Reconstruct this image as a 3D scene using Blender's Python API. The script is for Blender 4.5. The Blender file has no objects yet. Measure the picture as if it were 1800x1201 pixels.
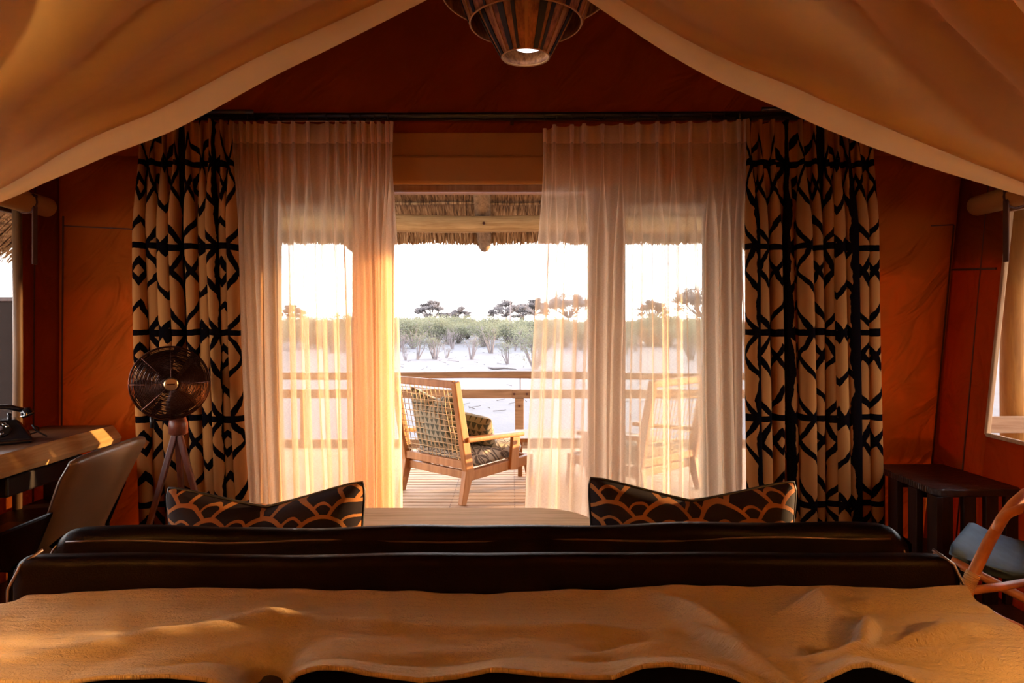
import bpy, bmesh, math, random
from math import sin, cos, pi, radians, sqrt, floor
from mathutils import Vector, Matrix, noise
random.seed(7)
R = random.random
def U(a, b): return a + (b - a) * random.random()
S = bpy.context.scene
COL = S.collection
# ------------------------------------------------------------------ camera, sky, sun, exposure
cam = bpy.data.cameras.new('camera'); camo = bpy.data.objects.new('camera', cam); COL.objects.link(camo)
camo.location = (0, 0, 1.35); camo.rotation_euler = (pi/2, 0, 0)
cam.sensor_width = 36; cam.lens = 24; cam.shift_y = -37.5/1800; cam.clip_end = 2000; cam.clip_start = 0.02
S.camera = camo
SUN_AZ, SUN_EL = radians(72), radians(5.5)
SUN_E, SKY_E = 6.8, 4.4
sun = bpy.data.lights.new('sun', 'SUN'); suno = bpy.data.objects.new('sun', sun); COL.objects.link(suno)
sdir = Vector((sin(SUN_AZ)*cos(SUN_EL), cos(SUN_AZ)*cos(SUN_EL), sin(SUN_EL)))
suno.rotation_euler = sdir.to_track_quat('Z', 'Y').to_euler(); suno.location = (6, 4, 3)
sun.energy = SUN_E; sun.color = (1.0, 0.60, 0.26); sun.angle = radians(0.8)
w = bpy.data.worlds.new('sky'); S.world = w; w.use_nodes = True
wn = w.node_tree.nodes; wl = w.node_tree.links; wn.clear()
wo = wn.new('ShaderNodeOutputWorld'); wb = wn.new('ShaderNodeBackground')
wt = wn.new('ShaderNodeTexCoord'); ws = wn.new('ShaderNodeSeparateXYZ'); wr = wn.new('ShaderNodeValToRGB')
wl.new(wt.outputs['Generated'], ws.inputs[0]); wl.new(ws.outputs['Z'], wr.inputs[0]); wl.new(wr.outputs[0], wb.inputs[0]); wl.new(wb.outputs[0], wo.inputs[0])
e = wr.color_ramp.elements; e[0].position = 0.0; e[0].color = (1.0, .90, .84, 1); e[1].position = 1.0; e[1].color = (.62, .68, .85, 1)
m_ = e.new(.25); m_.color = (.93, .90, .93, 1)
wb.inputs[1].default_value = SKY_E
S.view_settings.view_transform = 'Standard'; S.view_settings.look = 'None'
S.view_settings.gamma = 1; S.view_settings.use_curve_mapping = False; S.view_settings.exposure = 1.55
S.cycles.max_bounces = 10; S.cycles.diffuse_bounces = 5; S.cycles.transmission_bounces = 8
S.cycles.transparent_max_bounces = 24; S.cycles.sample_clamp_indirect = 6.0
S.cycles.caustics_reflective = False; S.cycles.caustics_refractive = False
S.cycles.use_denoising = True

# ------------------------------------------------------------------ node helpers
class NT:
    def __init__(s, name):
        s.m = bpy.data.materials.new(name); s.m.use_nodes = True
        s.n = s.m.node_tree.nodes; s.l = s.m.node_tree.links; s.n.clear()
        s.out = s.n.new('ShaderNodeOutputMaterial')
    def N(s, t, **k):
        n = s.n.new(t)
        for a, b in k.items(): setattr(n, a, b)
        return n
    def put(s, sock, v):
        if v is None: return
        if isinstance(v, bpy.types.NodeSocket): s.l.new(v, sock)
        else:
            if sock.type == 'RGBA' and len(v) == 3: v = (*v, 1)
            sock.default_value = v
    def M(s, op, a, b=None, c=None, clamp=False):
        n = s.N('ShaderNodeMath', operation=op, use_clamp=clamp)
        s.put(n.inputs[0], a); s.put(n.inputs[1], b); s.put(n.inputs[2], c)
        return n.outputs[0]
    def coord(s, kind='Object', scale=(1, 1, 1)):
        t = s.N('ShaderNodeTexCoord'); mp = s.N('ShaderNodeMapping'); mp.inputs['Scale'].default_value = scale
        s.l.new(t.outputs[kind], mp.inputs[0]); return mp.outputs[0]
    def noise(s, vec, scale=5, detail=4, rough=.5, dist=0):
        n = s.N('ShaderNodeTexNoise'); s.put(n.inputs['Vector'], vec); n.inputs['Scale'].default_value = scale
        n.inputs['Detail'].default_value = detail; n.inputs['Roughness'].default_value = rough; n.inputs['Distortion'].default_value = dist
        return n.outputs[0]
    def wave(s, vec, scale=5, dist=2, detail=2, dirn='X'):
        n = s.N('ShaderNodeTexWave', bands_direction=dirn); s.put(n.inputs['Vector'], vec); n.inputs['Scale'].default_value = scale
        n.inputs['Distortion'].default_value = dist; n.inputs['Detail'].default_value = detail; return n.outputs['Fac']
    def ramp(s, f, stops):
        n = s.N('ShaderNodeValToRGB'); s.put(n.inputs[0], f); el = n.color_ramp.elements
        for i, (p, c) in enumerate(stops):
            x = el[i] if i < 2 else el.new(p)
            x.position = p; x.color = (*c, 1) if len(c) == 3 else c
        return n.outputs[0]
    def mix(s, f, a, b, mode='MIX'):
        n = s.N('ShaderNodeMix', data_type='RGBA', blend_type=mode)
        s.put(n.inputs[0], f); s.put(n.inputs[6], a); s.put(n.inputs[7], b); return n.outputs[2]
    def bump(s, h, strength=.3, dist=.01):
        n = s.N('ShaderNodeBump'); s.put(n.inputs['Height'], h); n.inputs['Strength'].default_value = strength
        n.inputs['Distance'].default_value = dist; return n.outputs[0]
    def pbsdf(s, col, rough=.5, metal=0, normal=None, **k):
        n = s.N('ShaderNodeBsdfPrincipled'); s.put(n.inputs['Base Color'], col); s.put(n.inputs['Roughness'], rough); s.put(n.inputs['Metallic'], metal)
        if normal is not None: s.put(n.inputs['Normal'], normal)
        for a, b in k.items(): s.put(n.inputs[a.replace('_', ' ')], b)
        return n.outputs[0]
    def msh(s, f, a, b):
        n = s.N('ShaderNodeMixShader'); s.put(n.inputs[0], f); s.l.new(a, n.inputs[1]); s.l.new(b, n.inputs[2]); return n.outputs[0]
    def sh(s, t, col, normal=None):
        n = s.N(t); s.put(n.inputs[0], col)
        if normal is not None: s.put(n.inputs['Normal'], normal)
        return n.outputs[0]
    def done(s, sh): s.l.new(sh, s.out.inputs[0]); return s.m

def plain(name, col, rough=.5, metal=0, var=.15, scale=8, **k):
    t = NT(name); n = t.noise(t.coord(), scale, 4)
    c2 = tuple(c*(1-var) for c in col)
    c = t.ramp(n, [(.35, c2), (.65, col)])
    return t.done(t.pbsdf(c, rough, metal, **k))
def wood(name, a, b, axis=0, sc=6, rough=.5, bump=.25, stretch=14):
    t = NT(name); s = [stretch]*3; s[axis] = 1
    v = t.coord('Object', tuple(x*sc/6 for x in s))
    n = t.noise(v, 3, 6, .6, .6); n2 = t.noise(t.coord(), 2.2, 2)
    f = t.M('ADD', t.M('MULTIPLY', n, .75), t.M('MULTIPLY', n2, .25))
    c = t.ramp(f, [(.33, b), (.62, a)])
    return t.done(t.pbsdf(c, rough, 0, t.bump(n, bump, .004), Specular_IOR_Level=.2))
def cloth_tl(name, refl, trans, tfac=.5, weave=900, var=.08, wrinkle=0):
    """woven cloth that lets part of the light through"""
    t = NT(name); v = t.coord()
    n = t.noise(v, 2.5, 5)
    k = t.ramp(n, [(.3, (1-var*2,)*3), (.7, (1, 1, 1))])
    wv = t.noise(v, weave, 2)
    nm = t.bump(wv, .15, .001)
    if wrinkle:
        rt = t.N('ShaderNodeVectorRotate', rotation_type='EULER_XYZ'); t.put(rt.inputs['Vector'], v); rt.inputs['Rotation'].default_value = (.35, -.75, .5)
        mp = t.N('ShaderNodeMapping'); mp.inputs['Scale'].default_value = (3.4, 3.4, .8); t.l.new(rt.outputs[0], mp.inputs[0])
        nm = t.bump(t.noise(mp.outputs[0], 1.6, 3, .5, .8), 1.0, wrinkle)
    d = t.sh('ShaderNodeBsdfDiffuse', t.mix(1, k, refl, 'MULTIPLY'), nm)
    tr = t.sh('ShaderNodeBsdfTranslucent', t.mix(1, k, trans, 'MULTIPLY'), nm)
    return t.done(t.msh(tfac, d, tr))

def mat_sheer():
    t = NT('sheer_linen'); uv = t.coord('UV')
    thr = t.noise(t.coord('UV', (18, 260, 1)), 4, 3)           # slubby horizontal yarns
    thr2 = t.noise(t.coord('UV', (260, 18, 1)), 4, 2)
    w_ = t.M('ADD', t.M('MULTIPLY', thr, .6), t.M('MULTIPLY', thr2, .4))
    lw = t.N('ShaderNodeLayerWeight'); lw.inputs[0].default_value = .35
    op = t.M('ADD', .45, t.M('MULTIPLY', lw.outputs['Facing'], .36))
    op = t.M('ADD', op, t.M('MULTIPLY', t.M('SUBTRACT', w_, .5), .55), clamp=True)
    sep = t.N('ShaderNodeSeparateXYZ'); t.put(sep.inputs[0], uv)
    hd = t.M('GREATER_THAN', sep.outputs[1], 2.335)             # doubled header tape and hem
    op = t.M('ADD', op, t.M('MULTIPLY', hd, .34), clamp=True)
    d = t.sh('ShaderNodeBsdfDiffuse', (.95, .80, .58))
    tr = t.sh('ShaderNodeBsdfTranslucent', (.96, .80, .62))
    return t.done(t.msh(op, t.sh('ShaderNodeBsdfTransparent', (1, .985, .97)), t.msh(.62, d, tr)))
def mat_drape():
    t = NT('lattice_print'); v0 = t.coord('UV')
    nz = t.N('ShaderNodeTexNoise'); t.put(nz.inputs['Vector'], v0); nz.inputs['Scale'].default_value = 6; nz.inputs['Detail'].default_value = 4
    ad = t.N('ShaderNodeVectorMath', operation='MULTIPLY_ADD'); t.put(ad.inputs[0], nz.outputs['Color']); ad.inputs[1].default_value = (.06, .05, 0); t.put(ad.inputs[2], v0)
    s = t.N('ShaderNodeSeparateXYZ'); t.put(s.inputs[0], ad.outputs[0]); u, v = s.outputs[0], s.outputs[1]
    def line(x, per, half):   # 1 where |frac(x/per)-.5|*per < half
        f = t.M('ABSOLUTE', t.M('SUBTRACT', t.M('FRACT', t.M('DIVIDE', x, per)), .5))
        return t.M('LESS_THAN', f, half/per)
    m = t.M('ABSOLUTE', t.M('SUBTRACT', t.M('FRACT', t.M('DIVIDE', u, .235)), .5))   # 0..0.5
    hor = line(t.M('ADD', v, .265), .45, .017)
    ver = line(u, .47, .026)
    ver2 = t.M('MULTIPLY', ver, 1.0)
    a = line(t.M('ADD', v, t.M('MULTIPLY', m, .38)), .225, .022)
    b = line(t.M('SUBTRACT', v, t.M('MULTIPLY', m, .46)), .45, .024)
    k = t.M('MAXIMUM', t.M('MAXIMUM', hor, ver), t.M('MAXIMUM', a, t.M('MAXIMUM', b, ver2)))
    c = t.mix(k, (.36, .155, .046), (.004, .003, .004))
    wv = t.bump(t.noise(t.coord('UV'), 700, 2), .2, .001)
    d = t.sh('ShaderNodeBsdfDiffuse', c, wv)
    tr = t.sh('ShaderNodeBsdfTranslucent', t.mix(k, (.62, .28, .09), (.002, .001, .001)), wv)
    return t.done(t.msh(.35, d, tr))
def mat_scallop(sc, ground=(.008, .0035, .004), line_c=(.24, .09, .024)):
    t = NT('scallop_print'); v0 = t.coord('UV', (sc, sc, 1))
    nz = t.N('ShaderNodeTexNoise'); t.put(nz.inputs['Vector'], v0); nz.inputs['Scale'].default_value = 1.6
    ad = t.N('ShaderNodeVectorMath', operation='MULTIPLY_ADD'); t.put(ad.inputs[0], nz.outputs['Color']); ad.inputs[1].default_value = (.16, .16, 0); t.put(ad.inputs[2], v0)
    s = t.N('ShaderNodeSeparateXYZ'); t.put(s.inputs[0], ad.outputs[0]); u, v = s.outputs[0], s.outputs[1]
    H = .25
    row = t.M('FLOOR', t.M('DIVIDE', v, H)); par = t.M('MULTIPLY', t.M('FLOORED_MODULO', row, 2.0), .5)
    def dist(off, dv):
        du = t.M('SUBTRACT', t.M('FRACT', t.M('ADD', u, off)), .5)
        return t.M('SQRT', t.M('ADD', t.M('MULTIPLY', du, du), t.M('MULTIPLY', dv, dv)))
    dv0 = t.M('SUBTRACT', v, t.M('MULTIPLY', row, H))
    d0 = dist(par, dv0); d1 = dist(t.M('SUBTRACT', .5, par), t.M('ADD', dv0, H))
    use1 = t.M('LESS_THAN', d1, .5)
    d = t.M('ADD', t.M('MULTIPLY', use1, d1), t.M('MULTIPLY', t.M('SUBTRACT', 1, use1), d0))
    ring = t.M('MAXIMUM', t.M('GREATER_THAN', d, .435), t.M('LESS_THAN', t.M('ABSOLUTE', t.M('SUBTRACT', d, .20)), .022))
    c = t.mix(ring, ground, line_c)
    return t.done(t.pbsdf(c, .85, 0, t.bump(ring, .4, .002), Specular_IOR_Level=.1))
def mat_star(name, sc, ground, ink, kind=0):
    t = NT(name); v0 = t.coord('UV', (sc, sc, 1))
    nz = t.N('ShaderNodeTexNoise'); t.put(nz.inputs['Vector'], v0); nz.inputs['Scale'].default_value = 2.5
    ad = t.N('ShaderNodeVectorMath', operation='MULTIPLY_ADD'); t.put(ad.inputs[0], nz.outputs['Color']); ad.inputs[1].default_value = (.12, .12, 0); t.put(ad.inputs[2], v0)
    s = t.N('ShaderNodeSeparateXYZ'); t.put(s.inputs[0], ad.outputs[0]); u, v = s.outputs[0], s.outputs[1]
    fu = t.M('SUBTRACT', t.M('FRACT', u), .5); fv = t.M('SUBTRACT', t.M('FRACT', v), .5)
    if kind == 0:   # rows of small triangles
        k = t.M('LESS_THAN', t.M('ABSOLUTE', fu), t.M('MULTIPLY', t.M('ADD', fv, .42), .5))
    else:           # palm-like starbursts
        ang = t.M('ARCTAN2', fv, fu); r = t.M('SQRT', t.M('ADD', t.M('MULTIPLY', fu, fu), t.M('MULTIPLY', fv, fv)))
        k = t.M('GREATER_THAN', t.M('COSINE', t.M('MULTIPLY', ang, 8)), t.M('SUBTRACT', t.M('MULTIPLY', r, 3.0), 1.0))
        k = t.M('MULTIPLY', k, t.M('GREATER_THAN', r, .05))
    c = t.mix(t.M('MULTIPLY', k, .9), ground, ink)
    return t.done(t.pbsdf(c, .85))
def mat_blanket():
    t = NT('cable_wool'); uv = t.coord('UV')
    s = t.N('ShaderNodeSeparateXYZ'); t.put(s.inputs[0], uv); u, v = s.outputs[0], s.outputs[1]
    su = t.M('SINE', t.M('MULTIPLY', u, 150)); sv = t.M('SINE', t.M('MULTIPLY', v, 210))
    ogee = t.M('ABSOLUTE', t.M('SUBTRACT', t.M('FRACT', t.M('ADD', t.M('MULTIPLY', u, 15), t.M('MULTIPLY', t.M('SINE', t.M('MULTIPLY', v, 190)), .16))), .5))
    rib = t.M('MULTIPLY', t.M('LESS_THAN', ogee, .07), 1.0)
    hor = t.M('SINE', t.M('MULTIPLY', v, 330))
    fz = t.noise(t.coord('UV', (1, 1, 1)), 190, 5, .7)
    fz2 = t.noise(t.coord('UV', (1.0, 2.2, 1)), 60, 4, .6, 1.5)
    h = t.M('ADD', t.M('ADD', t.M('MULTIPLY', rib, 1.3), t.M('MULTIPLY', hor, .12)), t.M('ADD', t.M('MULTIPLY', fz, 1.1), t.M('MULTIPLY', fz2, 1.5)))
    n = t.noise(uv, 6, 4)
    c = t.mix(n, (.80, .50, .20), (.88, .60, .28)); c = t.mix(t.M('MULTIPLY', fz, .5), c, (.48, .26, .10))
    return t.done(t.pbsdf(c, .95, 0, t.bump(h, 1.0, .022), Sheen_Weight=.25, Sheen_Roughness=.4))
def mat_glass():
    t = NT('clear_glass'); f = t.N('ShaderNodeFresnel'); f.inputs[0].default_value = 1.45
    g = t.N('ShaderNodeBsdfGlossy'); g.inputs['Roughness'].default_value = .02
    return t.done(t.msh(t.M('MULTIPLY', f.outputs[0], .3), t.sh('ShaderNodeBsdfTransparent', (.97, .98, .97)), g.outputs[0]))
def mat_leather(name, col, rough=.38, spec=.025):
    t = NT(name); v = t.coord()
    vo = t.N('ShaderNodeTexVoronoi'); t.put(vo.inputs['Vector'], v); vo.inputs['Scale'].default_value = 260
    n = t.noise(v, 9, 4); c = t.ramp(n, [(.3, tuple(x*.75 for x in col)), (.7, col)])
    h = t.M('ADD', t.M('MULTIPLY', vo.outputs[0], .5), t.M('MULTIPLY', t.noise(v, 14, 3), .8))
    return t.done(t.pbsdf(c, rough, 0, t.bump(h, .25, .002), Specular_IOR_Level=spec))
def mat_sand():
    t = NT('pale_sand'); v = t.coord()
    n = t.noise(v, .35, 6, .6); n2 = t.noise(t.coord('Object', (1, .45, 1)), 2.2, 5, .65)
    c = t.ramp(n, [(.3, (.029, .0285, .032)), (.65, (.041, .0395, .044))])
    spk = t.ramp(n2, [(.60, (0, 0, 0)), (.68, (1, 1, 1))])
    c = t.mix(t.M('MULTIPLY', spk, .35), c, (.025, .02, .018))
    return t.done(t.pbsdf(c, .95, 0, t.bump(n2, .3, .05)))
def mat_leaf(name, col, tr):
    t = NT(name); n = t.noise(t.coord(), 3, 3)
    c = t.ramp(n, [(.3, tuple(x*.8 for x in col)), (.7, col)])
    return t.done(t.msh(.4, t.sh('ShaderNodeBsdfDiffuse', c), t.sh('ShaderNodeBsdfTranslucent', tr)))
def mat_thatch():
    t = NT('thatch_reed'); n = t.noise(t.coord('Object', (70, 2.5, 2.5)), 2, 5, .6); n2 = t.noise(t.coord(), 1.5, 3)
    c = t.ramp(n, [(.3, (.16, .085, .035)), (.5, (.38, .22, .10)), (.72, (.55, .36, .19))])
    c = t.mix(t.M('MULTIPLY', n2, .4), c, (.30, .17, .08))
    return t.done(t.pbsdf(c, .9, 0, t.bump(n, .9, .02)))
def mat_canvas_carved():
    t = NT('carved_dark_wood'); n = t.noise(t.coord('Object', (10, 1.5, 10)), 3, 5)
    wv = t.wave(t.coord('Object', (1, 1, 1)), 16, 6, 2, 'Y'); c = t.ramp(n, [(.3, (.012, .005, .004)), (.7, (.035, .014, .010))])
    return t.done(t.pbsdf(c, .38, 0, t.bump(t.M('ADD', wv, n), .7, .004)))

M = {}
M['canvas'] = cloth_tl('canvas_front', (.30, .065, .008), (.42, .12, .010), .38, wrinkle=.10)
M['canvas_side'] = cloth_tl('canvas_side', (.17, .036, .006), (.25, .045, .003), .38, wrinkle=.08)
M['canvas_back'] = cloth_tl('canvas_back', (.60, .34, .14), (.55, .30, .10), .4)
M['canvas_dim'] = cloth_tl('canvas_pelmet', (.62, .30, .09), (.60, .26, .06), .35)
M['canopy'] = cloth_tl('canopy_muslin', (.94, .73, .40), (.94, .67, .34), .5, 600)
M['seam'] = plain('seam_tape', (.07, .02, .008), .9)
M['sheer'] = mat_sheer(); M['drape'] = mat_drape(); M['scallop'] = mat_scallop(5.8)
M['blanket'] = mat_blanket(); M['glass'] = mat_glass()
M['leather'] = mat_leather('dark_brown_leather', (.0035, .0014, .0010), .42)
M['leather_chair'] = mat_leather('tan_leather', (.12, .052, .020), .30, .5)
M['piping'] = plain('piping_leather', (.07, .03, .018), .4)
M['rod'] = plain('black_iron', (.012, .008, .008), .45, .3)
M['dark'] = plain('blackened_steel', (.02, .014, .012), .4, .4)
M['dark_wood'] = wood('dark_table_wood', (.036, .014, .009), (.012, .005, .0035), 2, rough=.45)
M['carved'] = mat_canvas_carved()
M['desk'] = wood('desk_slab_wood', (.12, .045, .015), (.06, .02, .006), 1, rough=.42)
M['desk_edge'] = wood('desk_live_edge_wood', (.66, .40, .17), (.42, .22, .07), 1, rough=.6)
M['oak'] = wood('pale_oak', (.80, .55, .30), (.56, .35, .17), 0, rough=.85)
M['teak'] = wood('honey_teak', (.40, .185, .07), (.26, .11, .038), 2, rough=.5, stretch=8)
M['board'] = wood('deck_board_wood', (.60, .41, .25), (.38, .245, .145), 0, rough=.7)
M['rail'] = wood('rail_wood', (.30, .17, .09), (.18, .09, .04), 0, rough=.75)
M['pole'] = wood('gum_pole', (.52, .34, .15), (.28, .16, .06), 0, rough=.8, bump=.6)
M['pole_y'] = wood('gum_pole_grey', (.34, .22, .12), (.17, .10, .05), 1, rough=.85, bump=.6)
M['pole_z'] = wood('gum_post', (.24, .10, .016), (.15, .055, .009), 2, rough=.8, bump=.5)
M['jamb'] = wood('door_timber', (.42, .24, .12), (.28, .14, .06), 2, rough=.6)
M['dim_post'] = wood('dark_post', (.14, .07, .03), (.08, .035, .015), 2)
M['track'] = plain('pale_metal', (.62, .50, .42), .35, .6)
M['thatch'] = mat_thatch()
t_ = NT('straw'); M['straw'] = t_.done(t_.pbsdf(t_.ramp(t_.noise(t_.coord('Object', (1, .06, .06)), 75, 2, .7), [(.36, (.12, .06, .02)), (.5, (.36, .20, .08)), (.66, (.62, .40, .20))]), .85))
M['rope'] = plain('cream_cord', (.58, .42, .24), .9)
M['tri'] = mat_star('triangle_print', 20, (.27, .23, .15), (.035, .042, .024), 0)
M['star'] = mat_star('starburst_print', 9.5, (.40, .33, .24), (.07, .05, .036), 1)
M['sand'] = mat_sand()
M['leafA'] = mat_leaf('pale_leaf', (.135, .14, .098), (.125, .13, .08))  # green paled, with the haze put into the leaf colour
M['leafB'] = mat_leaf('grey_twig_leaf', (.15, .14, .12), (.15, .14, .12))
M['leafC'] = mat_leaf('hazed_acacia_leaf', (.15, .135, .13), (.15, .135, .13))  # distance haze painted into the colour: lighter and greyer crowns
M['bark'] = plain('pale_bark', (.12, .10, .10), .9)
M['bark2'] = plain('hazed_acacia_bark', (.12, .10, .10), .9)  # lightened like the crowns, haze held in the colour
M['copper'] = plain('aged_copper', (.06, .02, .012), .34, .85)
M['blade'] = plain('bronze_blade', (.07, .028, .02), .4, .7)
M['badge'] = plain('brass_badge', (.45, .32, .17), .3, .9)
M['mahog'] = wood('mahogany', (.12, .03, .016), (.055, .013, .007), 2, rough=.35)
M['black_gloss'] = plain('bakelite', (.008, .007, .008), .12)
M['chrome'] = plain('chrome', (.6, .6, .6), .15, 1)
M['phone_face'] = plain('dial_face', (.16, .10, .10), .4)
M['rattan'] = plain('rattan_cane', (.55, .19, .05), .42, 0, .35, 14)
M['blue'] = plain('slate_blue_fabric', (.065, .125, .20), .85, 0, .2, 20)
M['wrap'] = plain('cane_binding', (.62, .34, .12), .5)
t_ = NT('cane_orange'); M['cane'] = t_.done(t_.pbsdf(t_.ramp(t_.noise(t_.coord('Object', (1, 1, .05)), 55, 2, .7), [(.35, (.20, .07, .02)), (.65, (.52, .23, .075))]), .6))
M['cane_dark'] = plain('cane_black', (.016, .012, .014), .6)
M['cane_rim'] = plain('cane_rim', (.55, .28, .08), .5)
M['floor'] = wood('dark_floor_boards', (.11, .045, .028), (.05, .02, .012), 0, rough=.4)
M['screen'] = plain('grey_screen_cloth', (.016, .011, .009), .95, Specular_IOR_Level=.02)
M['spread'] = plain('dark_bedspread', (.02, .010, .007), .9)
M['bolt'] = plain('rusty_bolt', (.10, .04, .025), .5, .6)
M['rug'] = plain('dry_twig', (.05, .04, .038), .9)
t_ = NT('lamp_diffuser'); em = t_.N('ShaderNodeEmission'); em.inputs[0].default_value = (1, .93, .98, 1); em.inputs[1].default_value = .92
M['lit'] = t_.done(em.outputs[0])

# ------------------------------------------------------------------ mesh helpers
class MB:
    def __init__(s): s.v = []; s.f = []; s.uv = None
    def add(s, vs, fs):
        o = len(s.v); s.v += [tuple(x) for x in vs]; s.f += [tuple(i+o for i in f) for f in fs]; return s
    def box(s, c, d, rot=None):
        hx, hy, hz = d[0]/2, d[1]/2, d[2]/2
        vs = [Vector((sx*hx, sy*hy, sz*hz)) for sx in (-1, 1) for sy in (-1, 1) for sz in (-1, 1)]
        if rot is not None: vs = [rot @ v for v in vs]
        vs = [v + Vector(c) for v in vs]
        return s.add(vs, [(0, 1, 3, 2), (4, 6, 7, 5), (0, 4, 5, 1), (2, 3, 7, 6), (0, 2, 6, 4), (1, 5, 7, 3)])
    def beam(s, a, b, wd, ht, up=(0, 0, 1), w2=None, h2=None):
        a = Vector(a); b = Vector(b); d = (b-a).normalized(); sd = d.cross(Vector(up)).normalized(); u = sd.cross(d).normalized()
        w2 = w2 or wd; h2 = h2 or ht
        vs = [p + sd*sx*ww/2 + u*sz*hh/2 for p, ww, hh in ((a, wd, ht), (b, w2, h2)) for sx in (-1, 1) for sz in (-1, 1)]
        return s.add(vs, [(0, 1, 3, 2), (4, 6, 7, 5), (0, 4, 5, 1), (2, 3, 7, 6), (0, 2, 6, 4), (1, 5, 7, 3)])
    def tube(s, pts, r, n=8, cap=True, closed=False):
        pts = [Vector(p) for p in pts]; m = len(pts); rr = r if isinstance(r, (list, tuple)) else [r]*m
        vs = []; prev = None
        for i, p in enumerate(pts):
            d = (pts[(i+1) % m] - pts[i-1]) if closed else (pts[min(i+1, m-1)] - pts[max(i-1, 0)])
            if d.length < 1e-9: d = Vector((0, 0, 1))
            d.normalize()
            if prev is None: x = d.orthogonal().normalized()
            else:
                x = prev - d*prev.dot(d)
                x = x.normalized() if x.length > 1e-6 else d.orthogonal().normalized()
            prev = x; y = d.cross(x)
            vs += [p + (x*cos(2*pi*k/n) + y*sin(2*pi*k/n))*rr[i] for k in range(n)]
        fs = []
        for i in range(m if closed else m-1):
            a = i*n; b = ((i+1) % m)*n
            fs += [(a+k, a+(k+1) % n, b+(k+1) % n, b+k) for k in range(n)]
        if cap and not closed: fs += [tuple(range(n))[::-1], tuple((m-1)*n+k for k in range(n))]
        return s.add(vs, fs)
    def lathe(s, prof, c=(0, 0, 0), n=32, rot=None):
        vs = []
        for r, z in prof:
            for k in range(n):
                v = Vector((r*cos(2*pi*k/n), r*sin(2*pi*k/n), z))
                if rot is not None: v = rot @ v
                vs.append(v + Vector(c))
        fs = [(i*n+k, i*n+(k+1) % n, (i+1)*n+(k+1) % n, (i+1)*n+k) for i in range(len(prof)-1) for k in range(n)]
        return s.add(vs, fs)
    def ring(s, c, r, tr, n=32, m=6, rot=None):
        pts = []
        for k in range(n):
            v = Vector((r*cos(2*pi*k/n), r*sin(2*pi*k/n), 0))
            if rot is not None: v = rot @ v
            pts.append(v + Vector(c))
        return s.tube(pts, tr, m, closed=True)
    def obj(s, name, mat, parent=None, smooth=False, bevel=0, sub=0, solid=0, auto=True):
        me = bpy.data.meshes.new(name); me.from_pydata(s.v, [], s.f); me.update()
        if s.uv:
            ul = me.uv_layers.new(name='UVMap')
            for lp in me.loops: ul.data[lp.index].uv = s.uv[lp.vertex_index]
        if smooth:
            for p in me.polygons: p.use_smooth = True
        if mat: me.materials.append(mat)
        o = bpy.data.objects.new(name, me); COL.objects.link(o)
        if parent is not None: o.parent = parent
        if solid: md = o.modifiers.new('s', 'SOLIDIFY'); md.thickness = solid; md.offset = 0
        if bevel:
            md = o.modifiers.new('b', 'BEVEL'); md.width = bevel; md.segments = 2; md.limit_method = 'ANGLE'; md.angle_limit = radians(40)
        if sub: md = o.modifiers.new('d', 'SUBSURF'); md.levels = sub; md.render_levels = sub
        return o
def grid(nu, nv, fn, uvf=None):
    b = MB(); b.v = [tuple(fn(i/nu, j/nv)) for j in range(nv+1) for i in range(nu+1)]
    b.f = [(j*(nu+1)+i, j*(nu+1)+i+1, (j+1)*(nu+1)+i+1, (j+1)*(nu+1)+i) for j in range(nv) for i in range(nu)]
    if uvf: b.uv = [uvf(i/nu, j/nv) for j in range(nv+1) for i in range(nu+1)]
    return b
def tag(o, label=None, cat=None, group=None, kind=None):
    if label: o['label'] = label
    if cat: o['category'] = cat
    if group: o['group'] = group
    if kind: o['kind'] = kind
    return o
def thing(name, label, cat, loc=(0, 0, 0), rz=0, group=None):
    o = bpy.data.objects.new(name, None); COL.objects.link(o); o.location = loc; o.rotation_euler = (0, 0, rz); o.empty_display_size = .1
    return tag(o, label, cat, group)
def struct(o): o['kind'] = 'structure'; return o
def copy_tree(o, parent=None):
    c = o.copy(); COL.objects.link(c); c.parent = parent
    for ch in [x for x in KIDS.get(o.name, [])]: copy_tree(ch, c)
    return c
KIDS = {}
def index_kids(root):
    for x in list(S.objects):
        if x.parent: KIDS.setdefault(x.parent.name, []) ; 
        if x.parent and x not in KIDS[x.parent.name]: KIDS[x.parent.name].append(x)
def P(px, py, Y): return Vector(((px-900)/1200*Y, Y, 1.35-(py-563)/1200*Y))
def lerp(a, b, t): return a + (b-a)*t
def sstep(a, b, x): t = max(0, min(1, (x-a)/(b-a))); return t*t*(3-2*t)
def interp(xs, ys, x):
    if x <= xs[0]: return ys[0]
    for i in range(len(xs)-1):
        if x <= xs[i+1]: return lerp(ys[i], ys[i+1], (x-xs[i])/(xs[i+1]-xs[i]))
    return ys[-1]

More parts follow.
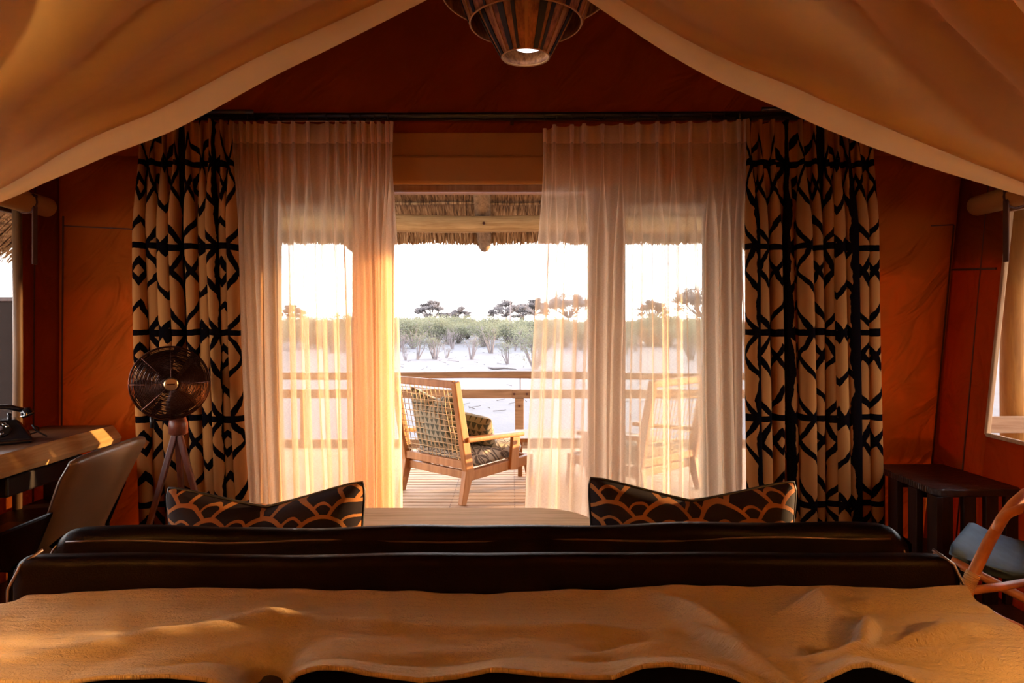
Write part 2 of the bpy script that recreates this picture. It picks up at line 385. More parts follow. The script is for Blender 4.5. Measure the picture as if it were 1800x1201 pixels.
# ------------------------------------------------------------------ ground, tent shell
WY = 3.95
gr = grid(60, 60, lambda u, v: ((u-.5)*900*(.15+.85*v), -6+ (v**3)*620, -.6 + .12*noise.noise(Vector((u*40, v*30, 0)))*sstep(.28, .5, v)))
struct(gr.obj('ground', M['sand'], smooth=True))
struct(MB().box((0, 1.1, -.05), (5.4, 5.8, .1)).obj('floor', M['floor']))
def wallx(z): return 2.37 + .105*z        # right wall leans outward a little
def quadgrid(pts, n=10):
    a, b, c, d = [Vector(p) for p in pts]
    return grid(n, n, lambda u, v: a.lerp(b, u).lerp(d.lerp(c, u), v))
def canvas_patch(x0, z0, x1, z1, wob=.04, nx=24, nz=24, y=WY, mode='y', topx=None):
    def fn(u, v):
        x = lerp(x0, x1, u); z = lerp(z0, z1, v)
        k = sin(pi*u)*sin(pi*v)
        d = wob*k*noise.noise(Vector((x*1.7+z*.9, z*.8-x*.5, y)))*2.2
        return (x, y + d, z)
    return grid(nx, nz, fn)
DL, DR, DT = -1.62, 1.36, 2.14
wf = MB()
for a in ((-2.64, 0, DL, 2.3), (DR, 0, 2.60, 2.3)):
    g = canvas_patch(*a); wf.add(g.v, g.f)
g = canvas_patch(DL, DT, DR, 2.5, .01); wf.add(g.v, g.f)
for a in ((-2.64, 2.3, DL, 2.5), (DR, 2.3, 2.6, 2.5)):
    g = canvas_patch(*a, nx=8, nz=4); wf.add(g.v, g.f)
g = grid(40, 24, lambda u, v: (lerp(-2.64, 2.6, u)*(1-.92*v), WY + .05*sin(pi*u)*noise.noise(Vector((u*5, v*2, 3))), lerp(2.5, 4.0, v))); wf.add(g.v, g.f)
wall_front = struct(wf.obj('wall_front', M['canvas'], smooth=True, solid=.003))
for (a, b) in (((1530, 403, 3.94), (1676, 395, 3.94)), ((112, 397, 3.94), (255, 404, 3.94)), ((690, 252, 3.935), (960, 252, 3.935)), ((1677, 395, 3.93), (1636, 840, 3.90)), ((111, 380, 3.93), (108, 800, 3.93))):
    MB().beam(P(*a), P(*b), .007, .006, (0, 1, 0)).obj('seam', M['seam'], wall_front)
# pelmet of folded canvas above the doors
pel = struct(MB().box(((DL+DR)/2, 3.915, 2.21), (DR-DL, .05, .16)).obj('trim_1', M['canvas_dim'], bevel=.015))
pel2 = struct(MB().box(((DL+DR)/2, 3.93, 2.36), (DR-DL, .02, .14)).obj('trim_2', M['canvas_dim'], bevel=.008))
# side walls with window openings: y from y0 to y1, z0..z1
def side_wall(name, xf, wy0, wy1, wz0, wz1, sgn):
    b = MB()
    for (ya, yb, za, zb) in ((-1.6, wy0, 0, 2.3), (wy1, 3.95, 0, 2.3), (wy0, wy1, 0, wz0), (wy0, wy1, wz1, 2.3)):
        g = grid(12, 14, lambda u, v: (xf(lerp(za, zb, v)) + .03*sin(pi*u)*sin(pi*v)*noise.noise(Vector((u*2+v*2.5, v-u, ya))), lerp(ya, yb, u), lerp(za, zb, v)))
        b.add(g.v, g.f)
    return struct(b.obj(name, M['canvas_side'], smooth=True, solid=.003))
xr = wallx; xl = lambda z: -2.62
wr_ = side_wall('wall_right', xr, 2.42, 3.52, .76, 1.92, 1)
wl_ = side_wall('wall_left', xl, 1.5, 3.60, .70, 1.92, -1)
MB().beam((xr(1.62)-.008, 3.93, 1.64), (xr(1.62)-.008, 3.57, 1.62), .008, .012).obj('seam', M['seam'], wr_)
MB().beam((xr(.1)-.006, 3.66, .1), (xr(2.1)-.006, 3.70, 2.1), .006, .006).obj('seam', M['seam'], wr_)
MB().beam((-2.612, 3.72, .1), (-2.612, 3.74, 2.1), .006, .006).obj('seam', M['seam'], wl_)
struct(MB().add([(-2.64, -1.6, 0), (2.6, -1.6, 0), (2.6, -1.6, 2.4), (-2.64, -1.6, 2.4), (0, -1.6, 4.0)], [(0, 1, 2, 4, 3)]).obj('wall_back', M['canvas_back'], solid=.003))
struct(MB().add([(-2.64, -1.6, 2.3), (-2.64, 3.95, 2.3), (0, 3.95, 4.0), (0, -1.6, 4.0), (2.61, -1.6, 2.3), (2.61, 3.95, 2.3)], [(0, 1, 2, 3), (3, 2, 5, 4)]).obj('ceiling', M['canvas'], solid=.003))
# side windows
def side_window(n, xf, y0, y1, z0, z1, cords):
    r = struct(bpy.data.objects.new('window_%d' % n, None)); COL.objects.link(r)
    MB().add([(xf(z0), y0, z0), (xf(z0), y1, z0), (xf(z1), y1, z1), (xf(z1), y0, z1)], [(0, 1, 2, 3)]).obj('pane', M['glass'], r)
    for a, b_, w_ in (((xf(z0), y0, z0), (xf(z0), y1, z0), .02), ((xf(z1), y0, z1), (xf(z1), y1, z1), .02), ((xf(z0), y1, z0), (xf(z1), y1, z1), .022), ((xf(z0), y0, z0), (xf(z1), y0, z1), .022)):
        MB().beam(a, b_, w_, w_).obj('frame', M['jamb'] if n == 2 else M['dim_post'], r, bevel=.004)
    return r
side_window(1, xl, 1.5, 3.60, .70, 1.92, 0)
side_window(2, xr, 2.42, 3.52, .76, 1.92, 0)
# timber post in the left corner by the window
tag(MB().tube([(-2.56, 3.53, 0), (-2.555, 3.53, 1.2), (-2.56, 3.53, 2.0)], .022, 10).obj('window_post', M['dim_post'], smooth=True), 'slim wooden post standing at the edge of the left window', 'post')
# rolled canvas flaps with straps
def rolled_flap(xc, y1, zc, label, slab, ys):
    xc *= .985
    o = thing('rolled_flap', label, 'window flap', (xc, y1, zc))
    prof = [(0, 0)] 
    b = MB(); n = 20
    pts = [(0, -t*2.0, .004*sin(t*9)) for t in [i/10 for i in range(11)]]
    b.tube(pts, [.052+.004*sin(i*1.9) for i in range(11)], 14)
    b.obj('roll', M['canvas_dim'], o, smooth=True)
    b = MB()
    for k in range(3): b.ring((0, .004, 0), .046-.013*k, .004, 16, 5, Matrix.Rotation(pi/2, 3, 'X'))
    b.obj('roll_end', M['canvas_dim'], o, smooth=True)
    s = MB(); s.box((-.045 if xc > 0 else .045, ys, -.14), (.008, .035, .36)); s.ring((0, ys, 0), .056, .006, 18, 5, Matrix.Rotation(pi/2, 3, 'X'))
    s.obj('strap', M['seam'], o, bevel=.002)
rolled_flap(2.50, 3.62, 1.955, 'rolled up canvas flap above the right window', '', -.28)
rolled_flap(-2.53, 3.66, 1.955, 'rolled up canvas flap above the left window', '', -.16)

# ------------------------------------------------------------------ glazed doors
def door_leaf(n, x0, x1, y, sw, bottom=.12):
    r = struct(bpy.data.objects.new('door_%d' % n, None)); COL.objects.link(r)
    z1 = 2.09
    for xc in (x0+sw/2, x1-sw/2): MB().box((xc, y, z1/2), (sw, .045, z1)).obj('stile', M['jamb'], r, bevel=.004)
    MB().box(((x0+x1)/2, y, z1-.04), (x1-x0-2*sw, .04, .08)).obj('head_rail', M['jamb'], r, bevel=.004)
    MB().box(((x0+x1)/2, y, bottom/2+.02), (x1-x0-2*sw, .04, bottom)).obj('bottom_rail', M['jamb'], r, bevel=.004)
    MB().box(((x0+x1)/2, y, (z1-.08+bottom)/2), (x1-x0-2*sw+.01, .008, z1-.08-bottom)).obj('pane', M['glass'], r)
    return r
door_leaf(1, DL+.02, -.79, 3.99, .14)
door_leaf(2, -1.50, -.70, 4.05, .13)
door_leaf(3, .52, DR-.02, 3.99, .14)
door_leaf(4, .45, 1.26, 4.05, .13)
trk = struct(MB().box(((DL+DR)/2, 4.02, 2.125), (DR-DL, .12, .05)).obj('trim_3', M['jamb'], bevel=.004))
struct(MB().box(((DL+DR)/2, 3.952, 2.137), (DR-DL, .012, .008)).obj('trim_4', M['track']))
struct(MB().box(((DL+DR)/2, 3.956, 2.095), (DR-DL, .012, .009)).obj('trim_5', M['track']))
struct(MB().box(((DL+DR)/2, 4.02, .012), (DR-DL, .14, .025)).obj('trim_6', M['jamb'], bevel=.003))

# ------------------------------------------------------------------ deck
deck = struct(bpy.data.objects.new('deck', None)); COL.objects.link(deck); tag(deck, 'slatted timber veranda deck in front of the doors')
pitch = .09; y = 4.12; bi = 0
bd = MB().box((0, 0, 0), (9.2, .077, .028)); me_board = None
while y < 7.32:
    if me_board is None:
        o = bd.obj('board', M['board'], deck, bevel=.003); me_board = o.data
    else:
        o = bpy.data.objects.new('board', me_board); COL.objects.link(o); o.parent = deck
        md = o.modifiers.new('b', 'BEVEL'); md.width = .003; md.segments = 1
    o.location = (U(-.2, .2), y, -.014 + U(-.0015, .0015)); y += pitch
sc = MB(); y = 4.12
while y < 7.3:
    for x in (-1.35, -.45, .02, 1.2):
        for dy in (-.02, .02): sc.lathe([(.0038, .0), (.0038, .0015), (0, .0015)], (x+.01*dy, y+dy, 0), 6)
    y += pitch
sc = sc.obj('screws', M['dark'], deck); sc['kind'] = 'stuff'
MB().box((0, 5.7, -.10), (9.2, 3.3, .06)).obj('joists', M['dark_wood'], deck)
MB().box((0, 7.34, -.02), (9.2, .05, .16)).obj('fascia', M['rail'], deck, bevel=.006)

# railing
RY = 7.28
rl = thing('railing', 'low wooden veranda railing with round top pole and square posts', 'railing', (0, RY, 0))
MB().tube([(-5 + i*.5, 0, .765 + .01*sin(i*.8) - .012*i/20) for i in range(21)], [.038+.003*sin(i*1.3) for i in range(21)], 12).obj('top_pole', M['rail'], rl, smooth=True)
MB().box((-2.36, 0, .565), (4.722, .05, .092)).obj('mid_rail', M['rail'], rl, bevel=.006)
MB().box((2.49, 0, .563), (4.98, .05, .092)).obj('mid_rail', M['rail'], rl, bevel=.006)
for x in (-4.4, -2.2, .078, 2.3, 4.5):
    p_ = MB().box((x, .0, .26), (.095, .095, .52)).obj('post', M['rail'], rl, bevel=.006)
    MB().tube([(x, -.054, .44), (x, -.046, .44)], .013, 10).obj('bolt', M['bolt'], p_)
    for dx in (-.055, .08):
        MB().tube([(x+dx, -.034, .565), (x+dx, -.024, .565)], .014, 10).obj('bolt', M['bolt'], p_)
    MB().tube([(x+.01, 0, .60), (x+.01, 0, .75)], .006, 6).obj('pin', M['dark'], p_)
MB().box((0, .0, .045), (9.2, .06, .07)).obj('bottom_rail', M['rail'], rl, bevel=.005)
MB().box((0, -.02, .012), (9.2, .10, .024)).obj('kerb', M['rail'], rl, bevel=.004)

# ------------------------------------------------------------------ thatched roof
roof = thing('thatched_roof', 'thatched roof on gum poles over the tent and veranda', 'roof', (0, 0, 0))
def zt(Y): return 2.70 - .40*(Y-7.4)
def slab(pts, th=.22):
    a = [Vector(p) for p in pts]; up = Vector((0, 0, th))
    return MB().add(a + [p+up for p in a], [(0, 1, 2, 3), (7, 6, 5, 4), (0, 4, 5, 1), (1, 5, 6, 2), (2, 6, 7, 3), (3, 7, 4, 0)])
fr = slab([(-4.3, 4.15, zt(4.15)), (4.3, 4.15, zt(4.15)), (4.3, 8.2, zt(8.2)), (-4.3, 8.2, zt(8.2))])
for sg in (-1, 1):
    hp = slab([(sg*4.3, 4.9, 2.2), (sg*4.3, 8.2, 2.2), (sg*3.1, 8.2, 2.75), (sg*3.1, 4.9, 3.2)]); fr.add(hp.v, hp.f)
    sd = slab([(sg*3.6, -2.6, 1.86), (sg*3.6, 4.9, 1.86), (0, 4.9, 4.7), (0, -2.6, 4.7)]); fr.add(sd.v, sd.f)
fr.obj('thatch', M['thatch'], roof)['kind'] = 'stuff'
# individual straws: courses hanging on the underside and the eave fringe
stb = MB()
def straw(a, b, wd):
    a = Vector(a); b = Vector(b); s = Vector((wd/2, 0, 0)); dz = Vector((0, -.003, wd*.4))
    o = len(stb.v); stb.v += [tuple(a-s), tuple(a+s), tuple(b+s*.6), tuple(b-s*.6)]; stb.f.append((o, o+1, o+2, o+3))
for course, (ya, yb, dz) in enumerate(((6.9, 7.42, -.02), (7.35, 7.95, -.035), (7.75, 8.24, -.03))):
    for i in range(3000):
        x = U(-3.4, 3.4); y0 = ya + U(0, .12); y1 = yb + U(-.06, .05)
        straw((x, y0, zt(y0)-.005), (x+U(-.02, .02), y1, zt(y1)+dz+U(-.015, .012)), U(.007, .013))
for i in range(4200):
    x = U(-3.6, 3.6); y0 = U(8.08, 8.2)
    straw((x, y0, zt(y0)-.0), (x+U(-.02, .02), y0+U(.02, .10), 2.262+U(-.015, .03)+.018*noise.noise(Vector((x*1.5, 0, 0)))), U(.008, .014))
for i in range(3600):
    x = U(-3.6, 3.6); straw((x, 8.19, zt(8.2)+U(0, .2)), (x+U(-.03, .03), 8.26+U(0, .05), 2.29+U(-.02, .1)), U(.008, .014))
o = stb.obj('straw_fringe', M['straw'], roof); o['kind'] = 'stuff'
stb = MB()
for sg in (-1, 1):
    for i in range(2200):
        y0 = U(1.0, 5.0); x0 = sg*(3.6+U(-.3, 0)); z0 = 1.86 + (3.6-abs(x0))*.789
        o_ = len(stb.v); z1 = 1.79+U(-.04, .05); x1 = sg*(3.66+U(-.03, .03)); wd = .006
        stb.v += [(x0, y0-wd, z0), (x0, y0+wd, z0), (x1, y0+wd*.5, z1), (x1, y0-wd*.5, z1)]; stb.f.append((o_, o_+1, o_+2, o_+3))
o = stb.obj('straw_fringe', M['straw'], roof); o['kind'] = 'stuff'
MB().tube([(-4.2+i*.3, 7.38, 2.405+.008*sin(i*.9)-.001*i) for i in range(29)], [.092+.004*sin(i*.7+1) for i in range(29)], 14).obj('eave_beam', M['pole'], roof, smooth=True)
for x in (-3.55, -1.92, -.32, 1.28, 2.9):
    MB().tube([(x+.01, 6.4, zt(6.4)-.12), (x, 7.3, zt(7.3)-.12), (x-.01, 8.0, zt(8.0)-.11), (x-.015, 8.30, zt(8.3)-.075), (x-.015, 8.36, zt(8.36)-.075), (x-.015, 8.385, zt(8.38)-.075)], [.095, .09, .085, .08, .065, .03], 14).obj('rafter', M['pole_y'], roof, smooth=True)
for (yy, zz) in ((7.46, zt(7.46)-.045), (8.16, 2.375)):
    MB().tube([(-4.2+i*.2, yy, zz+.010*noise.noise(Vector((i*.35, yy, 0)))*2) for i in range(43)], .016, 8).obj('lath', M['straw'], roof, smooth=True)
MB().tube([(-.30, 7.29, 2.385), (-.30, 7.275, 2.385)], .016, 10).obj('bolt', M['bolt'], roof)
tw = MB()
for i in range(40):
    x = -3.9+i*.2; tw.ring((x, 7.46, zt(7.46)-.045), .019, .003, 10, 4, Matrix.Rotation(pi/2, 3, 'Y'))
tw.obj('twine', M['dark'], roof)['kind'] = 'stuff'
for sg, yy in ((-1, 7.38), (1, 7.38)):
    tag(MB().tube([(sg*3.9, yy, -.6), (sg*3.9, yy, 1.0), (sg*3.9, yy, 2.33)], .09, 14).obj('veranda_post', M['pole_z'], smooth=True), 'round timber post under the %s end of the eave beam' % ('left' if sg < 0 else 'right'), 'post')
tag(MB().tube([(3.28, 4.45, -.6), (3.26, 4.45, 1.0), (3.28, 4.45, 2.2)], [.075, .07, .068], 16).obj('veranda_post', M['pole_z'], smooth=True), 'golden timber post outside the right window', 'post')
tag(MB().box((3.4, 4.25, .70), (1.6, .04, .10)).obj('side_rail', M['rail'], bevel=.004), 'pale horizontal rail crossing low outside the right window', 'railing')
scr = thing('privacy_screen', 'dark grey cloth screen outside the left window', 'screen', (-4.2, 5.2, 0))
MB().box((0, 0, .75), (1.9, .012, 1.5)).obj('cloth', M['screen'], scr)
MB().box((0, 0, 1.51), (1.9, .03, .035)).obj('top_rail', M['dark_wood'], scr, bevel=.004)
MB().tube([(-.7, -.02, .3), (-.25, -.02, 1.5)], .004, 5).obj('guy_cord', M['rope'], scr)

# ------------------------------------------------------------------ vegetation
def shrub(name, mat, h, nleaf, wd, seed, stems=7, lf=.06, low=.25):
    random.seed(seed)
    r = bpy.data.objects.new(name, None); COL.objects.link(r)
    b = MB(); tips = []
    for i in range(stems):
        a = U(0, 2*pi); sp = U(.25, 1)*wd*.5
        p0 = Vector((cos(a)*.07, sin(a)*.07, 0)); p2 = Vector((cos(a)*sp, sin(a)*sp, h*U(.7, 1))); p1 = p0.lerp(p2, .5) + Vector((U(-.1, .1), U(-.1, .1), h*.08))
        b.tube([p0, p1, p2], [.028*h, .018*h, .006], 5, cap=False); tips.append((p0, p1, p2))
        for k in range(4):
            t = U(.3, .95); q = p1.lerp(p2, t); e_ = q + Vector((U(-.3, .3), U(-.3, .3), U(.05, .35)))*h*.6
            b.tube([q, q.lerp(e_, .5)+Vector((0, 0, .04)), e_], [.010*h, .007*h, .003], 4, cap=False); tips.append((q, q.lerp(e_, .5), e_))
    b.obj('stem', M['bark'], r)
    lb = MB()
    for i in range(nleaf):
        t = random.choice(tips); f = U(low, 1.05); c = (t[0].lerp(t[1], f*2) if f < .5 else t[1].lerp(t[2], (f-.5)*2)) + Vector((random.gauss(0, .15), random.gauss(0, .15), random.gauss(0, .11)))*h
        if c.z < .05: continue
        d1 = Vector((U(-1, 1), U(-1, 1), U(-.6, 1))).normalized()*lf*U(.6, 1.3); d2 = d1.orthogonal().normalized()*lf*.4
        o_ = len(lb.v); lb.v += [tuple(c-d2), tuple(c+d1), tuple(c+d2)]; lb.f.append((o_, o_+1, o_+2))
    lb.obj('foliage', mat, r)['kind'] = 'stuff'
    return r
def acacia(name, h, wd, seed, layers=26, mat='leafC', trunk=.3):
    random.seed(seed); r = bpy.data.objects.new(name, None); COL.objects.link(r)
    b = MB(); fork = Vector((U(-.3, .3), 0, h*trunk)); b.tube([(0, 0, 0), (U(-.1, .1), 0, h*trunk*.5), fork], [.26, .20, .17], 7, cap=False)
    pads = []
    for i in range(layers):
        a = 2*pi*i/layers*3.7 + U(-.3, .3); rad = sqrt(U(.02, 1))*wd/2
        top = Vector((cos(a)*rad, sin(a)*rad*.8, h*(.97 - .42*(rad/(wd/2))**2 * U(.5, 1)) - U(0, .2)*h))
        mid = fork.lerp(top, .5) + Vector((U(-.3, .3), U(-.3, .3), -.05*h*U(0, 1)))
        b.tube([fork, fork.lerp(mid, .5)+Vector((U(-.15, .15), 0, U(-.15, .15))), mid, mid.lerp(top, .6)+Vector((U(-.15, .15), 0, U(-.1, .1))), top], [.13, .10, .075, .05, .03], 5, cap=False)
        pads.append(top)
        for k in range(3):
            t2 = top + Vector((U(-.8, .8), U(-.8, .8), U(-.1, .3)))*wd*.14
            b.tube([mid.lerp(top, .5), mid.lerp(t2, .8), t2], [.05, .035, .02], 4, cap=False); pads.append(t2)
    b.obj('trunk', M['bark2'], r)
    lb = MB()
    for p in pads:
        for i in range(70):
            c = p + Vector((random.gauss(0, .05)*wd, random.gauss(0, .05)*wd, random.gauss(0, .030)*h))
            d1 = Vector((U(-1, 1), U(-1, 1), U(-.5, .5))).normalized()*.23; d2 = d1.orthogonal().normalized()*.12
            o_ = len(lb.v); lb.v += [tuple(c-d2), tuple(c+d1), tuple(c+d2)]; lb.f.append((o_, o_+1, o_+2))
    lb.obj('crown', M[mat], r)['kind'] = 'stuff'
    return r
GZ = -.6
def gpos(px, Y): return ((px-900)/1200*Y, Y, GZ)
greenA = shrub('shrub', M['leafA'], 1.5, 2600, 1.9, 11, 12, .055, .1)
greenB = shrub('shrub', M['leafA'], 1.35, 900, 1.0, 12, 7, .05, .45)
greyA = shrub('shrub', M['leafB'], 1.2, 330, 1.1, 13, 9, .045, .3)
greyB = shrub('shrub', M['leafB'], 1.0, 200, .9, 14, 8, .04, .4)
hedge = shrub('shrub', M['leafA'], 1.85, 1900, 3.2, 15, 12, .11, .02)
hedge2 = shrub('shrub', M['leafA'], 1.75, 1500, 3.0, 16, 12, .11, .12)
index_kids(None)
used = set()
def place(proto, loc, sc, rz, label, cat, group=None):
    if proto.name in used: o = copy_tree(proto)
    else: used.add(proto.name); o = proto
    if 'group' in o: del o['group']
    o.location = loc; o.scale = (sc,)*3; o.rotation_euler = (0, 0, rz); tag(o, label, cat, group); return o
place(greenA, gpos(940, 27), 1.0, .3, 'full pale green shrub nearest the railing, right side of the door gap', 'shrub')
place(greenB, gpos(893, 30), .75, 1.0, 'small forked green shrub just left of the fullest green shrub', 'shrub')
place(greenB, gpos(863, 40), 1.25, 2.0, 'tall green shrub with a cluster of bare upright stems, centre right of the gap', 'shrub')
place(greyA, gpos(829, 34), .95, 0, 'grey twiggy shrub with forked stems in the middle of the gap', 'shrub')
place(greenB, gpos(733, 34), .98, 4.0, 'thin-stemmed pale shrub at the left of the gap, above bare grey brush', 'shrub')
place(greyA, gpos(766, 34), .80, 2.2, 'bare grey shrub right of the left-hand thin-stemmed shrub', 'shrub')
place(greyB, gpos(713, 33), .62, 1.2, 'low bare brushwood at the left sheer curtain edge', 'shrub')
place(greyB, gpos(785, 35), .55, 5.2, 'low grey brushwood lying left of the middle shrub', 'shrub')
place(greyA, gpos(795, 46), 1.1, 3.3, 'leafy grey clump standing behind the middle shrubs', 'shrub')
place(greenB, gpos(918, 44), 1.15, 5.0, 'upright green shrub standing behind the small forked shrub', 'shrub')
place(greyA, gpos(704, 48), 1.1, 1.3, 'mid-distance twiggy shrub beside the left sheer curtain', 'shrub')
random.seed(17)
for i in range(26):
    Y = U(34, 50); px = U(440, 1280); pr = (greyA, greyB, greenB)[i % 3]
    place(pr, gpos(px, Y), U(.45, .95), U(0, 6.28), 'small twiggy shrub among those scattered on the sand before the thicket', 'shrub', 'scattered twiggy shrubs before the thicket')
random.seed(5)
HG = 'low scrub bushes of the far thicket'
for i in range(290):
    Y = 46 + 60*(i/290)**1.1 + U(-3, 3); px = U(430, 1300); pr = hedge if i % 2 else hedge2
    place(pr, (((px-900)/1200*Y), Y, GZ-.02), U(.7, 1.12), U(0, 6.28), 'pale green bush in the dense scrub thicket near the horizon', 'bush', HG)
for px, Y, s_, L in ((1085, 30, .9, 'green bush seen through the right sheer beside the door stile'), (1215, 33, 1.1, 'green bush seen through the right part of the right sheer'), (480, 36, 1.0, 'green bush seen through the left part of the left sheer'), (585, 40, 1.0, 'green bush seen through the left sheer beside the door stile')):
    place(greenA, gpos(px, Y), s_, U(0, 6), L, 'shrub')
tr1 = acacia('acacia', 6.3, 5.9, 21, 26); tr2 = acacia('acacia', 5.4, 4.8, 22, 20); tr3 = acacia('acacia', 6.6, 6.4, 23, 24, trunk=.42); tr4 = acacia('acacia', 8.6, 9.5, 25, 34, trunk=.3)
KIDS.clear(); index_kids(None)
place(tr1, gpos(758, 146), 1.0, 0, 'broad flat-topped acacia at the left of the horizon gap', 'tree')
place(tr2, gpos(810, 150), .92, 1.0, 'smaller acacia just right of the broad left-hand acacia', 'tree')
place(tr2, gpos(788, 165), .72, 3.2, 'low acacia crown between the two left-hand acacias', 'tree')
place(tr2, gpos(734, 160), .5, 2.2, 'tiny acacia at the far left foot of the broad acacia', 'tree')
place(tr3, gpos(888, 140), .97, 0, 'acacia with a leaning bent trunk, behind the tall dead snag', 'tree')
place(tr1, gpos(917, 150), .90, 2.0, 'spreading acacia between the dead snag and the right-hand trees', 'tree')
place(tr3, gpos(940, 160), 1.12, 4.0, 'tall acacia right of the dead snag, near the right sheer edge', 'tree')
place(tr4, gpos(1000, 135), .92, .4, 'large acacia seen dimly through the inner edge of the right sheer', 'tree')
place(tr4, gpos(1233, 118), .98, 2.5, 'largest acacia seen dimly through the outer part of the right sheer', 'tree')
place(tr1, gpos(1147, 140), .98, 3.5, 'acacia seen through the middle of the right sheer', 'tree')
place(tr2, gpos(512, 140), .95, 3.5, 'acacia seen through the left sheer', 'tree')
sn = MB(); sn.tube([gpos(896, 60), (gpos(896, 60)[0]+.05, 60, 1.2), (gpos(897, 60)[0], 60, 3.15)], [.13, .09, .02], 6)
sn.tube([(gpos(896, 60)[0], 60, 1.9), (gpos(896, 60)[0]+.25, 60, 2.5)], [.03, .01], 5)
tag(sn.obj('dead_snag', M['bark2']), 'bare upright dead tree trunk standing on the horizon at right', 'dead tree')
bt = MB()
for (x, z, a, l) in ((703, 0, .5, 2.2), (712, .2, -.4, 1.8), (722, 0, .1, 2.4)):
    g0 = Vector(gpos(x, 70)); p = g0.copy()
    pts = [g0] + [g0 + Vector((a*k*.5+.15*sin(k), 0, 1.2+l*k/4)) for k in range(1, 5)]
    bt.tube(pts, [.05, .04, .03, .02, .01], 5)
tag(bt.obj('bare_sapling', M['bark2']), 'bare curving saplings at the left sheer edge on the horizon', 'dead tree')
bl = MB()
random.seed(3)
for k in range(9):
    p = Vector((-5.6+U(-.3, .9), 8.8, 0.9)); pts = [p]; d = Vector((U(-.4, .4), 0, .5))
    for j in range(5): d = d + Vector((U(-.35, .35), 0, U(-.2, .12))); p = p + d*.3; pts.append(p)
    bl.tube(pts, [.014, .011, .008, .006, .004, .003], 4)
bl.tube([(-5.3, 8.8, -.6), (-5.35, 8.8, .4), (-5.2, 8.8, 1.0)], [.05, .04, .02], 6)
tag(bl.obj('bare_sapling', M['bark2']), 'bare branching sapling seen through the left window', 'dead tree')
lg = MB(); a = Vector(gpos(858, 26.6)); lg.tube([a+Vector((0, 0, .10)), a+Vector((.2, .1, .05)), a+Vector((.6, .1, .07)), a+Vector((1.1, .1, .03))], [.025, .05, .035, .012], 8)
tag(lg.obj('fallen_log', M['rug']), 'grey fallen log on the sand before the full green shrub', 'log')
random.seed(9); tw = MB()
for i in range(420):
    Y = U(14, 60); x = U(-.42, .42)*Y; l = U(.05, .3)*(1 if i % 9 else 2.2); a = U(0, pi); tw.tube([(x, Y, GZ+.015), (x+cos(a)*l, Y+sin(a)*l*.5, GZ+.03+U(0, .04))], [.012, .006], 4)
tag(tw.obj('fallen_twigs', M['rug']), 'dry twigs and debris scattered over the pale sand', 'twigs', kind='stuff')

# ------------------------------------------------------------------ pillow and cushion maker
def pillow(name, wd, ht, th, mat, parent=None, chop=0, pipe=None, n=28, ear=.12, uvs=1.0):
    """lies in the local XZ plane (x across, z up from 0), thickness along y"""
    b = MB(); b.uv = []
    def edge(u, v):   # u,v in -1..1 ; pointed corners
        x = u*(1 - ear*(1-v*v)) ; z = v*(1 - ear*(1-u*u))
        rc_ = 1-.055*abs(u*v)**6; X = x*rc_*wd/2; Z = (z*rc_+1)*ht/2
        if chop: Z -= chop*max(0, 1-abs(X)/(wd*.47))**(1.15 if not pipe else 1.0)*sstep(.0, 1, (v+1)/2)
        return X, Z
    for side in (-1, 1):
        o = len(b.v)
        for j in range(n+1):
            for i in range(n+1):
                u = -1+2*i/n; v = -1+2*j/n; X, Z = edge(u, v)
                k = max(0, (1-u**4)*(1-v**4))**.55
                wr = .018*noise.noise(Vector((X*7, Z*7, side*3+wd)))*k
                Y = side*(th/2*k + wr)
                if chop: Y *= 1 + .5*math.exp(-(X/(wd*.12))**2)*max(0, v) ; Y += .02*math.exp(-(X/(wd*.10))**2)*max(0, v)
                b.v.append((X, Y, Z)); b.uv.append(((X+wd)*uvs, (Z+side*.07)*uvs))
        for j in range(n):
            for i in range(n):
                q = (o+j*(n+1)+i, o+j*(n+1)+i+1, o+(j+1)*(n+1)+i+1, o+(j+1)*(n+1)+i)
                b.f.append(q if side < 0 else q[::-1])
    ob = b.obj(name, mat, parent, smooth=True)
    if pipe:
        pts = []
        for (ua, va, ub, vb) in ((-1, -1, 1, -1), (1, -1, 1, 1), (1, 1, -1, 1), (-1, 1, -1, -1)):
            for k in range(14):
                t = k/14; X, Z = edge(lerp(ua, ub, t), lerp(va, vb, t)); pts.append((X, 0, Z))
        MB().tube(pts, .005, 6, closed=True).obj('piping', pipe, ob, smooth=True)
    return ob

